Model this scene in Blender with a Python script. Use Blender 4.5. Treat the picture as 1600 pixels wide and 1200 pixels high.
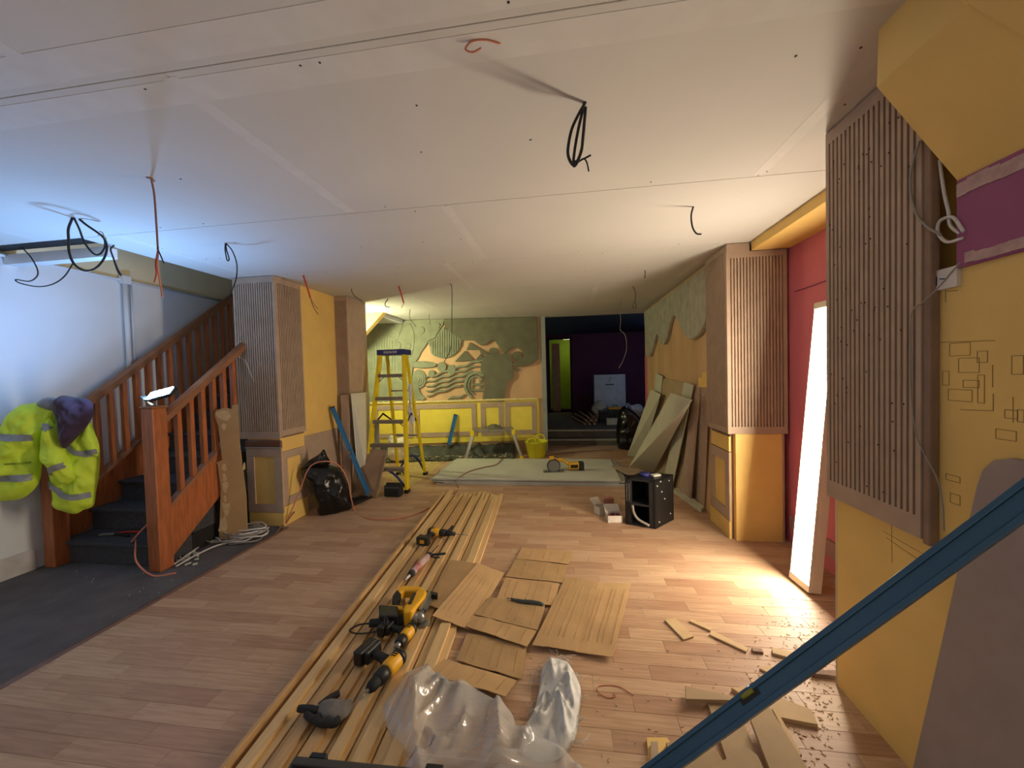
import bpy, bmesh, math, random
from mathutils import Vector, Matrix, noise
random.seed(7)
for o in list(bpy.data.objects): bpy.data.objects.remove(o)
scene = bpy.context.scene
COL = scene.collection
V = Vector

# ---------------------------------------------------------------- camera
FPX, YAW, PITCH, ROLL, CH = 598.5, -0.1403, -0.0276, -0.0268, 1.5
_fw = V((math.sin(YAW)*math.cos(PITCH), math.cos(YAW)*math.cos(PITCH), math.sin(PITCH)))
_r0 = V((math.cos(YAW), -math.sin(YAW), 0)); _u0 = _r0.cross(_fw)
_rt = _r0*math.cos(ROLL) + _u0*math.sin(ROLL)
_up = -_r0*math.sin(ROLL) + _u0*math.cos(ROLL)
CAM = V((0, 0, CH))
cd = bpy.data.cameras.new('camera'); cam = bpy.data.objects.new('camera', cd); COL.objects.link(cam)
cd.sensor_fit = 'HORIZONTAL'; cd.sensor_width = 36; cd.lens = FPX*36/1600; cd.clip_start = .02
cam.matrix_world = Matrix(((_rt.x, _up.x, -_fw.x, 0), (_rt.y, _up.y, -_fw.y, 0), (_rt.z, _up.z, -_fw.z, CH), (0, 0, 0, 1)))
scene.camera = cam

# ---------------------------------------------------------------- world, exposure
w = bpy.data.worlds.new('world'); scene.world = w; w.use_nodes = True
w.node_tree.nodes['Background'].inputs[0].default_value = (1.0, .96, .92, 1)
w.node_tree.nodes['Background'].inputs[1].default_value = .46
vs = scene.view_settings
vs.view_transform = 'Standard'; vs.look = 'None'; vs.gamma = 1; vs.exposure = 0.0; vs.use_curve_mapping = False
TUBE_E, LED_E, BACK_E = 60.0, 700.0, 480.0

# ---------------------------------------------------------------- pixel -> place
def ray(x, y): return _rt*((x-800)/FPX) - _up*((y-600)/FPX) + _fw
def F(x, y, z=0.0):                       # on a horizontal plane
    v = ray(x, y); return CAM + v*((z-CH)/v.z)
def WX(x, y, X): v = ray(x, y); return CAM + v*(X/v.x)
def WY(x, y, Y): v = ray(x, y); return CAM + v*(Y/v.y)
def PL(x, y, p, n):
    v = ray(x, y); p = V(p); n = V(n); return CAM + v*((p-CAM).dot(n)/v.dot(n))
def VPL(a):                               # vertical plane through a, facing the viewer
    a = V(a); n = V((-a.x, -a.y, 0)).normalized()
    return lambda x, y: PL(x, y, a, n)
CEIL = 2.55

# ---------------------------------------------------------------- materials
def lin(c):
    o = []
    for k in c[:3]:
        k /= 255.; o.append(k/12.92 if k <= .04045 else ((k+.055)/1.055)**2.4)
    return (o[0], o[1], o[2], 1)
def _mul(c, k): return (min(1, c[0]*k), min(1, c[1]*k), min(1, c[2]*k), 1)
MATS = {}
def M(name, rgb, rough=.6, metal=0., var=.10, scale=6., bump=0., bscale=80., stretch=None, rgb2=None,
      emit=None, es=0., trans=0., alpha=1., coat=0., sheen=0., pos=False):
    if name in MATS: return MATS[name]
    m = bpy.data.materials.new(name); m.use_nodes = True; nt = m.node_tree; N = nt.nodes; L = nt.links
    b = N['Principled BSDF']; b.inputs['Roughness'].default_value = rough; b.inputs['Metallic'].default_value = metal
    b.inputs['Transmission Weight'].default_value = trans; b.inputs['Alpha'].default_value = alpha
    b.inputs['Coat Weight'].default_value = coat; b.inputs['Sheen Weight'].default_value = sheen
    c = lin(rgb)
    if emit:
        b.inputs['Emission Color'].default_value = lin(emit); b.inputs['Emission Strength'].default_value = es
    if pos: vec = N.new('ShaderNodeNewGeometry').outputs['Position']
    else: vec = N.new('ShaderNodeTexCoord').outputs['Object']
    if stretch:
        mp = N.new('ShaderNodeMapping'); mp.inputs['Scale'].default_value = stretch; L.new(vec, mp.inputs[0]); vec = mp.outputs[0]
    if var > 0 or rgb2:
        n = N.new('ShaderNodeTexNoise'); n.inputs['Scale'].default_value = scale; n.inputs['Detail'].default_value = 6; L.new(vec, n.inputs['Vector'])
        r = N.new('ShaderNodeValToRGB'); L.new(n.outputs['Fac'], r.inputs[0])
        r.color_ramp.elements[0].position = .32; r.color_ramp.elements[1].position = .68
        r.color_ramp.elements[0].color = _mul(c, 1-var); r.color_ramp.elements[1].color = lin(rgb2) if rgb2 else _mul(c, 1+var)
        L.new(r.outputs[0], b.inputs['Base Color'])
    else: b.inputs['Base Color'].default_value = c
    if bump > 0:
        n2 = N.new('ShaderNodeTexNoise'); n2.inputs['Scale'].default_value = bscale; n2.inputs['Detail'].default_value = 5; L.new(vec, n2.inputs['Vector'])
        bp = N.new('ShaderNodeBump'); bp.inputs['Strength'].default_value = bump; bp.inputs['Distance'].default_value = .004
        L.new(n2.outputs['Fac'], bp.inputs['Height']); L.new(bp.outputs[0], b.inputs['Normal'])
    MATS[name] = m; return m

def wave_mat(name, rgb, k, axis, scale, rough=.8, bump=.5, dist=.003, var=.15):
    m = M(name, rgb, rough, var=var); nt = m.node_tree; N = nt.nodes; L = nt.links; b = N['Principled BSDF']
    wv = N.new('ShaderNodeTexWave'); wv.bands_direction = axis; wv.inputs['Scale'].default_value = scale; wv.inputs['Distortion'].default_value = .15
    tc = N.new('ShaderNodeNewGeometry'); L.new(tc.outputs['Position'], wv.inputs['Vector'])
    bp = N.new('ShaderNodeBump'); bp.inputs['Strength'].default_value = bump; bp.inputs['Distance'].default_value = dist
    L.new(wv.outputs['Fac'], bp.inputs['Height']); L.new(bp.outputs[0], b.inputs['Normal'])
    ramp = [n for n in N if n.type == 'VALTORGB'][0]
    mx = N.new('ShaderNodeMix'); mx.data_type = 'RGBA'; mx.blend_type = 'MULTIPLY'; mx.inputs['Factor'].default_value = k
    L.new(ramp.outputs[0], mx.inputs[6]); L.new(wv.outputs['Fac'], mx.inputs[7]); L.new(mx.outputs[2], b.inputs['Base Color'])
    return m

def laminate(name, island):
    m = bpy.data.materials.new(name); m.use_nodes = True; nt = m.node_tree; N = nt.nodes; L = nt.links
    b = N['Principled BSDF']; b.inputs['Roughness'].default_value = .38
    g = N.new('ShaderNodeNewGeometry')
    rnd = g.outputs['Random Per Island'] if island else N.new('ShaderNodeObjectInfo').outputs['Random']
    r = N.new('ShaderNodeValToRGB'); L.new(rnd, r.inputs[0]); cr = r.color_ramp
    cols = [(0, (178, 138, 108)), (.3, (192, 154, 122)), (.6, (200, 164, 130)), (1, (210, 176, 142))]
    cr.elements[0].color = lin(cols[0][1]); cr.elements[1].color = lin(cols[3][1])
    for p, c in cols[1:3]: e = cr.elements.new(p); e.color = lin(c)
    mp = N.new('ShaderNodeMapping'); mp.inputs['Scale'].default_value = (2.2, 34, 1); L.new(g.outputs['Position'], mp.inputs[0])
    ad = N.new('ShaderNodeVectorMath'); ad.operation = 'ADD'; cx = N.new('ShaderNodeCombineXYZ'); L.new(rnd, cx.inputs[2])
    ml = N.new('ShaderNodeVectorMath'); ml.operation = 'SCALE'; ml.inputs['Scale'].default_value = 40; L.new(cx.outputs[0], ml.inputs[0])
    L.new(mp.outputs[0], ad.inputs[0]); L.new(ml.outputs[0], ad.inputs[1])
    n = N.new('ShaderNodeTexNoise'); n.inputs['Scale'].default_value = 2.0; n.inputs['Detail'].default_value = 7; n.inputs['Distortion'].default_value = .5
    L.new(ad.outputs[0], n.inputs['Vector'])
    r2 = N.new('ShaderNodeValToRGB'); L.new(n.outputs['Fac'], r2.inputs[0]); r2.color_ramp.elements[0].position = .35; r2.color_ramp.elements[1].position = .62
    r2.color_ramp.elements[0].color = (.78, .74, .70, 1); r2.color_ramp.elements[1].color = (1, 1, 1, 1)
    mx = N.new('ShaderNodeMix'); mx.data_type = 'RGBA'; mx.blend_type = 'MULTIPLY'; mx.inputs['Factor'].default_value = 1
    L.new(r.outputs[0], mx.inputs[6]); L.new(r2.outputs[0], mx.inputs[7])
    # dust film with its own shape
    nd = N.new('ShaderNodeTexNoise'); nd.inputs['Scale'].default_value = 1.1; nd.inputs['Detail'].default_value = 8; L.new(g.outputs['Position'], nd.inputs['Vector'])
    rd = N.new('ShaderNodeValToRGB'); rd.color_ramp.elements[0].position = .42; rd.color_ramp.elements[1].position = .75
    rd.color_ramp.elements[0].color = (0, 0, 0, 1); rd.color_ramp.elements[1].color = (.35, .35, .35, 1); L.new(nd.outputs['Fac'], rd.inputs[0])
    m2 = N.new('ShaderNodeMix'); m2.data_type = 'RGBA'; L.new(rd.outputs[0], m2.inputs['Factor']); L.new(mx.outputs[2], m2.inputs[6]); m2.inputs[7].default_value = lin((196, 166, 138))
    L.new(m2.outputs[2], b.inputs['Base Color'])
    rr = N.new('ShaderNodeMapRange'); rr.inputs[3].default_value = .40; rr.inputs[4].default_value = .66; L.new(nd.outputs['Fac'], rr.inputs[0]); L.new(rr.outputs[0], b.inputs['Roughness'])
    return m

# ---------------------------------------------------------------- mesh builder
LOC = {}
def frame_of(d, up=V((0, 0, 1))):
    d = V(d).normalized(); up = V(up)
    if abs(d.dot(up)) > .98: up = V((0, 1, 0)) if abs(d.y) < .9 else V((1, 0, 0))
    s = d.cross(up).normalized(); u = s.cross(d).normalized(); return d, s, u
def spline(pts, k=6):
    pts = [V(p) for p in pts]
    if len(pts) < 3: return pts
    out = []; P = [pts[0]*2-pts[1]] + pts + [pts[-1]*2-pts[-2]]
    for i in range(1, len(P)-2):
        a, b, c, d = P[i-1:i+3]
        for j in range(k):
            t = j/k; out.append(.5*((2*b)+(c-a)*t+(2*a-5*b+4*c-d)*t*t+(3*b-a-3*c+d)*t**3))
    out.append(pts[-1]); return out
class B:
    def __init__(s): s.v = []; s.f = []; s.sm = []
    def add(s, vs, fs, sm=False):
        k = len(s.v); s.v += [V(v) for v in vs]; s.f += [tuple(i+k for i in f) for f in fs]; s.sm += [sm]*len(fs); return s
    def obox(s, o, a, b, c):
        o, a, b, c = V(o), V(a), V(b), V(c)
        return s.add([o, o+a, o+a+b, o+b, o+c, o+a+c, o+a+b+c, o+b+c], [(0, 1, 2, 3), (4, 7, 6, 5), (0, 4, 5, 1), (1, 5, 6, 2), (2, 6, 7, 3), (3, 7, 4, 0)])
    def box(s, lo, hi):
        lo, hi = V(lo), V(hi); d = hi-lo
        return s.obox(lo, (d.x, 0, 0), (0, d.y, 0), (0, 0, d.z))
    def cbox(s, c, d, rz=0.):
        c = V(c); ca, sa = math.cos(rz), math.sin(rz); a = V((ca, sa, 0))*d[0]; b = V((-sa, ca, 0))*d[1]; h = V((0, 0, d[2]))
        return s.obox(c-a/2-b/2-h/2, a, b, h)
    def bar(s, p0, p1, wd, ht, up=(0, 0, 1)):
        p0, p1 = V(p0), V(p1); d, sd, u = frame_of(p1-p0, up)
        return s.obox(p0-sd*wd/2-u*ht/2, p1-p0, sd*wd, u*ht)
    def hexa(s, bot, top):
        return s.add(list(bot)+list(top), [(3, 2, 1, 0), (4, 5, 6, 7), (0, 1, 5, 4), (1, 2, 6, 5), (2, 3, 7, 6), (3, 0, 4, 7)])
    def prism(s, poly, vec):
        vec = V(vec); n = len(poly); p = [V(q) for q in poly]
        return s.add(p+[q+vec for q in p], [tuple(range(n)), tuple(range(2*n-1, n-1, -1))]+[(i, (i+1) % n, n+(i+1) % n, n+i) for i in range(n)])
    def tube(s, pts, r, n=6, k=5, sm=True):
        P = spline(pts, k) if k > 1 else [V(p) for p in pts]; vs = []; fs = []; prev = None
        for i, p in enumerate(P):
            d = (P[min(i+1, len(P)-1)]-P[max(i-1, 0)])
            if d.length < 1e-7: d = V((0, 0, 1))
            d.normalize()
            if prev is None: _, a, _b = frame_of(d)
            else:
                a = prev-d*prev.dot(d)
                if a.length < 1e-5: _, a, _b = frame_of(d)
                a.normalize()
            prev = a; b = d.cross(a); rr = r[i*len(r)//len(P)] if isinstance(r, (list, tuple)) else r
            vs += [p+(a*math.cos(2*math.pi*j/n)+b*math.sin(2*math.pi*j/n))*rr for j in range(n)]
        m = len(P)
        for i in range(m-1):
            for j in range(n): fs.append((i*n+j, i*n+(j+1) % n, (i+1)*n+(j+1) % n, (i+1)*n+j))
        fs += [tuple(range(n-1, -1, -1)), tuple(range((m-1)*n, m*n))]
        return s.add(vs, fs, sm)
    def lathe(s, o, ax, prof, n=20, sm=True, capb=True, capt=True):
        o = V(o); d, a, b = frame_of(ax); vs = []; fs = []
        for (r, h) in prof: vs += [o+d*h+(a*math.cos(2*math.pi*j/n)+b*math.sin(2*math.pi*j/n))*r for j in range(n)]
        m = len(prof)
        for i in range(m-1):
            for j in range(n): fs.append((i*n+j, i*n+(j+1) % n, (i+1)*n+(j+1) % n, (i+1)*n+j))
        if capb: fs.append(tuple(range(n-1, -1, -1)))
        if capt: fs.append(tuple(range((m-1)*n, m*n)))
        return s.add(vs, fs, sm)
    def cyl(s, p0, p1, r0, r1=None, n=14, sm=True):
        p0, p1 = V(p0), V(p1); return s.lathe(p0, p1-p0, [(r0, 0), (r0 if r1 is None else r1, (p1-p0).length)], n, sm)
    def ball(s, c, r, n=10, sq=(1, 1, 1)):
        c = V(c); vs = []; fs = []
        for i in range(n+1):
            t = math.pi*i/n
            for j in range(2*n):
                p = math.pi*j/n; vs.append(c+V((r*sq[0]*math.sin(t)*math.cos(p), r*sq[1]*math.sin(t)*math.sin(p), r*sq[2]*math.cos(t))))
        for i in range(n):
            for j in range(2*n): fs.append((i*2*n+j, i*2*n+(j+1) % (2*n), (i+1)*2*n+(j+1) % (2*n), (i+1)*2*n+j))
        return s.add(vs, fs, True)
    def puff(s, outline, n, T, back=.35, K=8, wr=0., ws=6., k=5, seed=0., ridge=False, closed=True):
        n = V(n).normalized(); P = [V(p) for p in outline]; m0 = len(P); Q = []
        for i in range(m0):
            a, b, c, d = P[(i-1) % m0], P[i], P[(i+1) % m0], P[(i+2) % m0]
            for j in range(k):
                t = j/k; Q.append(.5*((2*b)+(c-a)*t+(2*a-5*b+4*c-d)*t*t+(3*b-a-3*c+d)*t**3))
        cen = sum(Q, V((0, 0, 0)))/len(Q); m = len(Q); sd = V((seed, seed*1.7, 0))
        def H(p, q):
            h = T*math.sqrt(max(0, 1-q**2.4))
            if wr:
                pa = V((p.x, p.y*.4, p.z)) if ridge else p
                z = noise.fractal(p*ws+sd, 1.0, 2.1, 3) if not ridge else (1-abs(noise.noise(pa*ws+sd)))**6*1.3+(1-abs(noise.noise(pa*ws*2.1+sd*2)))**8*.7+noise.noise(p*ws*.5+sd)*.5-.45
                h += wr*z*(1-q**6)
            return h
        for side in ((1, -1) if closed else (1,)):
            vs = [cen+n*(H(cen, 0) if side > 0 else -T*back)]; fs = []
            for i in range(1, K+1):
                q = i/K
                for p in Q:
                    x = cen+(p-cen)*q; vs.append(x+n*(H(x, q) if side > 0 else -T*back*math.sqrt(max(0, 1-q*q))))
            for j in range(m): fs.append((0, 1+j, 1+(j+1) % m))
            for i in range(K-1):
                for j in range(m): fs.append((1+i*m+j, 1+(i+1)*m+j, 1+(i+1)*m+(j+1) % m, 1+i*m+(j+1) % m))
            s.add(vs, fs, True)
        def on(p):                       # lift a point of the plane on to the puffed surface
            d = p-cen; L0 = d.length; best = L0*1.2
            if L0 < 1e-6: return cen+n*H(cen, 0)
            dd = d/L0; bd = -2
            for x in Q:
                e = x-cen; c = e.normalized().dot(dd)
                if c > bd: bd = c; best = e.length
            q = min(1, L0/best); return p+n*H(p, q)
        return on
    def build(s, name, mat, parent=None, world=True, bevel=0., smooth=None, weld=False):
        me = bpy.data.meshes.new(name); off = LOC.get(parent, V((0, 0, 0))) if (parent and world) else V((0, 0, 0))
        me.from_pydata([v-off for v in s.v], [], s.f)
        bm = bmesh.new(); bm.from_mesh(me)
        if weld: bmesh.ops.remove_doubles(bm, verts=bm.verts, dist=1e-5)
        bmesh.ops.recalc_face_normals(bm, faces=bm.faces); bm.to_mesh(me); bm.free()
        if not weld: me.polygons.foreach_set('use_smooth', s.sm if smooth is None else [smooth]*len(s.f))
        else: me.polygons.foreach_set('use_smooth', [True]*len(me.polygons))
        me.materials.append(mat); o = bpy.data.objects.new(name, me); COL.objects.link(o)
        if parent:
            o.parent = bpy.data.objects[parent]
            LOC[o.name] = LOC.get(parent, V((0, 0, 0))) if world else V((0, 0, 0))
        if bevel:
            md = o.modifiers.new('bevel', 'BEVEL'); md.width = bevel; md.segments = 2; md.limit_method = 'ANGLE'; md.angle_limit = .6
        return o.name
def tag(n, label, cat, group=None, kind=None):
    o = bpy.data.objects[n]; o['label'] = label
    if cat: o['category'] = cat
    if group: o['group'] = group
    if kind: o['kind'] = kind
    return n
def struct(n, label=None):
    o = bpy.data.objects[n]; o['kind'] = 'structure'
    if label: o['label'] = label
    return n
def stuff(n, label=None):
    o = bpy.data.objects[n]; o['kind'] = 'stuff'
    if label: o['label'] = label
    return n
def plab(n, label): bpy.data.objects[n]['label'] = label; return n
def thing(name, label, cat, loc, rz=0., group=None, rot=None):
    o = bpy.data.objects.new(name, None); COL.objects.link(o); o.location = loc; o.empty_display_size = .05
    o.rotation_euler = rot if rot else (0, 0, rz)
    o['label'] = label; o['category'] = cat
    if group: o['group'] = group
    LOC[o.name] = V(loc) if (rz == 0 and rot is None) else V((0, 0, 0)); return o.name
def copy_tree(n, loc, rz, parent=None, label=None):
    src = bpy.data.objects[n]; c = src.copy(); COL.objects.link(c)
    if parent: c.parent = parent
    else: c.location = loc; c.rotation_euler = (0, 0, rz)
    if label: c['label'] = label
    for ch in list(src.children): copy_tree(ch.name, None, 0, c)
    return c.name

# ---------------------------------------------------------------- palette
m_white = M('white_wall_paint', (226, 228, 228), .75, var=.04, scale=2, bump=.08, bscale=40)
m_cream = M('cream_wall_paint', (228, 214, 176), .75, var=.05, scale=3)
m_ceil = M('plasterboard_paper', (204, 200, 192), .85, var=.03, scale=1.5, bump=.05, bscale=200)
m_tape = M('jointing_tape', (210, 206, 199), .85, var=.04, scale=9)
m_dark = M('dark_gap', (26, 22, 20), .8)
m_yel = M('yellow_wall_paint', (234, 196, 112), .62, var=.05, scale=4, bump=.06, bscale=120)
m_lem = M('lemon_board_paint', (240, 218, 84), .5, var=.05, scale=5)
m_mdf = M('mdf', (178, 154, 132), .75, var=.07, scale=9, bump=.05, bscale=300)
m_mdfd = M('raw_mdf_core', (140, 114, 94), .8, var=.12, scale=14)
m_pink = M('pink_wall_paint', (208, 112, 124), .6, var=.05, scale=3)
m_purp = M('purple_wall_paint', (150, 74, 116), .6, var=.06, scale=5)
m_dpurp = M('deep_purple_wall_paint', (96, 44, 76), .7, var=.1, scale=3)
m_green = M('lime_wall_paint', (150, 190, 30), .6, var=.05)
m_ply = M('plywood', (204, 166, 122), .6, var=.13, scale=3, stretch=(1, 1, .35), bump=.05)
m_plas = M('grey_green_plaster', (134, 138, 112), .9, var=.14, scale=7, bump=.6, bscale=26)
m_plasd = M('darker_wet_plaster', (108, 106, 84), .9, var=.14, scale=5, bump=.7, bscale=22)  # grey-green plaster in a darker tone
m_plasg = M('grey_plaster', (168, 164, 146), .9, var=.15, scale=8, bump=.7, bscale=24)
m_stair = M('orange_stained_pine', (172, 98, 54), .42, var=.22, scale=5, stretch=(9, 9, 1.2), bump=.05, coat=.15)
m_rail = M('worn_stained_handrail', (150, 100, 66), .45, var=.15, scale=6)
m_carp = wave_mat('ribbed_grey_carpet', (112, 107, 106), .5, 'X', 26, .95, .6, .004)
m_carp2 = M('charcoal_stair_carpet', (70, 69, 72), .95, var=.2, scale=40, bump=.5, bscale=260)
m_blk = M('black_plastic', (26, 26, 27), .45, var=.1)
m_blkm = M('matt_black_rubber', (30, 29, 29), .75, var=.12, scale=20)
m_blkc = M('black_cable_sheath', (18, 18, 20), .5, var=0)
m_grc = M('grey_cable_sheath', (150, 142, 130), .55, var=.05)
m_whc = M('white_cable_sheath', (215, 208, 200), .5, var=.05)
m_redc = M('red_cable_sheath', (190, 52, 38), .5, var=.05)
m_orgc = M('pink_orange_cable_sheath', (206, 128, 100), .5, var=.05)
m_brnc = M('brown_twin_cable', (140, 96, 76), .55, var=.05)
m_pine = M('planed_pine', (218, 184, 130), .55, var=.10, scale=4, stretch=(14, 1.0, 14))
m_pine2 = M('darker_planed_pine', (196, 158, 108), .6, var=.10, scale=4, stretch=(14, 1.0, 14))
m_pinee = M('pine_end_grain', (222, 194, 146), .7, var=.12, scale=30)
m_card = M('brown_cardboard', (178, 144, 98), .85, var=.07, scale=6, bump=.2, bscale=14)
m_cardi = M('cardboard_inside', (190, 154, 106), .85, var=.08, scale=6, bump=.2, bscale=14)
m_gib = M('plasterboard_face', (196, 196, 180), .85, var=.05, scale=3)
m_gibe = M('plasterboard_edge', (172, 170, 158), .9, var=.06)
m_dey = M('tool_yellow_plastic', (232, 172, 30), .42, var=.05)
m_gre = M('grey_alloy', (150, 150, 146), .35, metal=.8, var=.08)
m_alu = M('aluminium', (205, 205, 200), .38, metal=.75, var=.08)
m_lady = M('ladder_yellow_fibreglass', (236, 208, 22), .38, var=.05)
m_blu = M('ladder_blue_plastic', (44, 50, 112), .45, var=.06)
m_lvl = M('blue_level_paint', (24, 104, 156), .35, var=.07, coat=.2)
m_lvld = M('dark_blue_level_paint', (50, 92, 120), .34, var=.07, coat=.2)
m_bag = M('black_bin_bag', (18, 18, 19), .26, var=.1, bump=.7, bscale=14)
m_hiv = M('hi_vis_yellow_fabric', (218, 242, 66), .7, var=.10, scale=8, bump=.35, bscale=22)
m_refl = M('grey_reflective_tape', (142, 146, 148), .4, var=.1, scale=30)
m_hood = M('dark_purple_fleece', (66, 46, 62), .95, var=.16, scale=18, bump=.4, bscale=30, sheen=.2)
m_buck = M('yellow_green_bucket_rubber', (214, 208, 44), .5, var=.08)
m_poly = M('clear_polythene', (232, 230, 226), .14, var=.03, trans=.3, alpha=.38)
m_wov = M('silver_woven_sack', (205, 205, 202), .5, var=.12, scale=22, bump=.4, bscale=60)
m_sheet = M('dusty_black_sheet', (70, 74, 68), .5, var=.4, scale=9, bump=.6, bscale=16)
m_dust = M('pale_plaster_dust', (206, 196, 160), .95, var=.12, scale=14)
m_glov = M('black_glove', (38, 36, 36), .8, var=.15)
m_glog = M('grey_glove_cuff', (120, 114, 108), .85, var=.15)
# ================================================================ SETTING
# ---- floor: laminate strips laid across the room
EDGE = -2.82
fl = B().box((EDGE, -2.2, -.05), (1.95, 8.15, -.012)).box((-2.94, 3.46, -.05), (EDGE, 8.15, -.012)).box((-4.34, 5.04, -.05), (-2.94, 7.4, -.012)).build('floor', m_mdfd); struct(fl, 'oak-look laminate strip floor')
lam_o, lam_i = laminate('laminate_strip', False), laminate('laminate_strip_rest', True)
SW, SL = .095, .46
def strip(b, x0, x1, y0):
    g = .0005; e = .001; z0, z1 = -.012, 0.
    a = [(x0+g, y0+g), (x1-g, y0+g), (x1-g, y0+SW-g), (x0+g, y0+SW-g)]
    c = [(x0+g+e, y0+g+e), (x1-g-e, y0+g+e), (x1-g-e, y0+SW-g-e), (x0+g+e, y0+SW-g-e)]
    vs = [(x, y, z0) for x, y in a]+[(x, y, z1-.0006) for x, y in a]+[(x, y, z1) for x, y in c]
    f = [(8, 9, 10, 11)]
    for k in (0, 4):
        for i in range(4): f.append((k+i, k+(i+1) % 4, k+4+(i+1) % 4, k+4+i))
    b.add(vs, f)
me_full = None; rest = B(); rows = []
y = -2.2; r = 0
while y < 8.1:
    EX = EDGE if y < 3.45 else (-2.94 if y < 5.04 else -4.34)
    x = -4.6-((r*.173) % SL); r += 1
    while x < 1.95:
        a, b_ = max(x, EX), min(x+SL, 1.95)
        if b_-a > .02:
            cx, cy = (a+b_)/2, y+SW/2
            vz = (V((cx, cy, 0))-CAM); dz = vz.dot(_fw); px = 800+FPX*vz.dot(_rt)/dz if dz > .3 else -999; py = 600-FPX*vz.dot(_up)/dz if dz > .3 else 9999
            vis = dz > .3 and -120 < px < 1480 and py < 1225
            rows.append((cy if vis else 99, a, b_, y))
        x += SL
    y += SW
rows.sort()
for i, (k, a, b_, y0) in enumerate(rows):
    if i < 300:
        if b_-a > SL-1e-4:
            if me_full is None:
                bb = B(); strip(bb, 0, SL, 0); nm = bb.build('plank', lam_o, fl); me_full = bpy.data.objects[nm].data; bpy.data.objects[nm].location = (a, y0, 0)
            else:
                o = bpy.data.objects.new('plank', me_full); COL.objects.link(o); o.parent = bpy.data.objects[fl]; o.location = (a, y0, 0)
        else:
            bb = B(); strip(bb, 0, b_-a, 0); nm = bb.build('plank', lam_o, fl); bpy.data.objects[nm].location = (a, y0, 0)
    else: strip(rest, a, b_, y0)
stuff(rest.build('plank_rest', lam_i, fl), 'laminate strips further off')
cp = B().box((-4.35, -2.2, -.05), (EDGE-.012, 3.45, .004)).box((-4.35, 3.45, -.05), (-2.95, 4.9, .004)).build('floor_carpet', m_carp); struct(cp, 'dark grey ribbed carpet')
e = B(); e.add([(EDGE-.03, -2.2, .004), (EDGE-.004, -2.2, .011), (EDGE+.012, -2.2, .001), (EDGE-.03, 3.46, .004), (EDGE-.004, 3.46, .011), (EDGE+.012, 3.46, .001)], [(0, 1, 4, 3), (1, 2, 5, 4), (0, 3, 5, 2)])
struct(e.build('trim_1', M('worn_brown_edge_strip', (112, 84, 68), .4, var=.2, scale=12)), 'worn threshold strip between carpet and laminate')

# ---- ceiling: plasterboard sheets on a backing
ce = B()
ce.box((-3.42, -2.2, CEIL+.013), (2.0, 7.4, CEIL+.06)); ce.box((-4.35, -2.2, CEIL+.013), (-3.42, 2.45, CEIL+.06)); ce.box((-4.35, 4.95, CEIL+.013), (-3.42, 7.4, CEIL+.06))
ce = ce.build('ceiling', m_dark); struct(ce, 'new plasterboard ceiling')
S1 = (F(400, 91, CEIL).y); S2 = F(950, 297, CEIL).y; ST = S2-S1
ys = [S1-2*ST, S1-ST, S1, S2, S2+ST, S2+2*ST, S2+3*ST, 7.38]; ys = [-2.2]+[q for q in ys if q > -2.2]
J1 = F(400, 222, CEIL).x; J2 = F(725, 362, CEIL).x; J0 = F(60, 108, CEIL).x
sheetn = 0
for i in range(len(ys)-1):
    y0, y1 = ys[i], ys[i+1]
    j = J1 if abs(y0-S1) < .01 else (J2 if abs(y0-S2) < .01 else (J0 if abs(y1-S1) < .01 else -2.0+.9*(i % 2)))
    lo = -4.35 if y1 <= 2.5 else -3.42
    xs = sorted(set([lo]+[j+2.4*k for k in (-2, -1, 0, 1, 2) if lo+.1 < j+2.4*k < 1.9]+[2.0]))
    for k in range(len(xs)-1):
        B().box((xs[k]+.0015, y0+.0015, CEIL), (xs[k+1]-.0015, y1-.0015, CEIL+.0125)).build('plasterboard_sheet', m_ceil, ce, bevel=.002)
    for q in xs[1:-1]: B().box((q-.03, y0+.02, CEIL-.0008), (q+.03, y1-.02, CEIL-.0001)).build('joint_tape', m_tape, ce)
for dy in (-.085, .085): B().box((-4.3, S1+dy-.055, CEIL-.0009), (1.6, S1+dy+.055, CEIL-.0002)).build('joint_tape', m_tape, ce)
sc = B()
for k in range(90):
    yy = random.choice(ys[1:-1])+random.choice((-.05, .05, .3, .6)); xx = random.uniform(-3.2, 1.2)
    sc.cyl((xx, yy, CEIL-.002), (xx, yy, CEIL+.002), .0042, n=8)
stuff(sc.build('screw_head', M('drywall_screw', (50, 44, 40), .5), ce), 'dark drywall screw heads')

# ---- left wall, its skirting and conduit
ZP = WX(190, 437, -4.32).z
wl = B().box((-4.45, -2.2, 0), (-4.35, 6, ZP)).build('wall_left', m_white); struct(wl, 'white painted side wall by the stairs')
wlu = B().box((-4.45, -2.2, ZP), (-4.35, 6, 3.6)).build('wall_left', m_cream); struct(wlu, 'cream upper part of the stairwell wall')
B().box((-4.35, -2.2, 0), (-4.33, 2.52, .17)).build('baseboard_left', M('grubby_white_skirting', (206, 200, 192), .6, var=.12, scale=9), None, bevel=.006); struct('baseboard_left', 'grubby white skirting board')
for q in ((-3.42, 2.45, 4.95),):
    struct(B().box((q[0], q[1], CEIL+.06), (q[0]+.08, q[2], 3.6)).build('wall_stairwell', m_cream), 'cream inner face of the stairwell opening')
struct(B().box((-4.35, 4.95, 2.3), (-3.34, 5.03, 3.6)).build('wall_stairwell_end', m_cream), 'cream end wall over the stairs')
struct(B().box((-4.45, 2.3, 3.6), (-3.34, 5.03, 3.65)).build('ceiling_stairwell', m_white), 'ceiling above the stairs')
pipe = B(); 
pipe.tube([V((-4.325, .2, ZP)), V((-4.325, 4.6, ZP))], .014, 8, 1)
a = WX(195, 436, -4.31); pipe.tube([a, V((a.x, a.y, 1.62))], .022, 8, 1)
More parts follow.
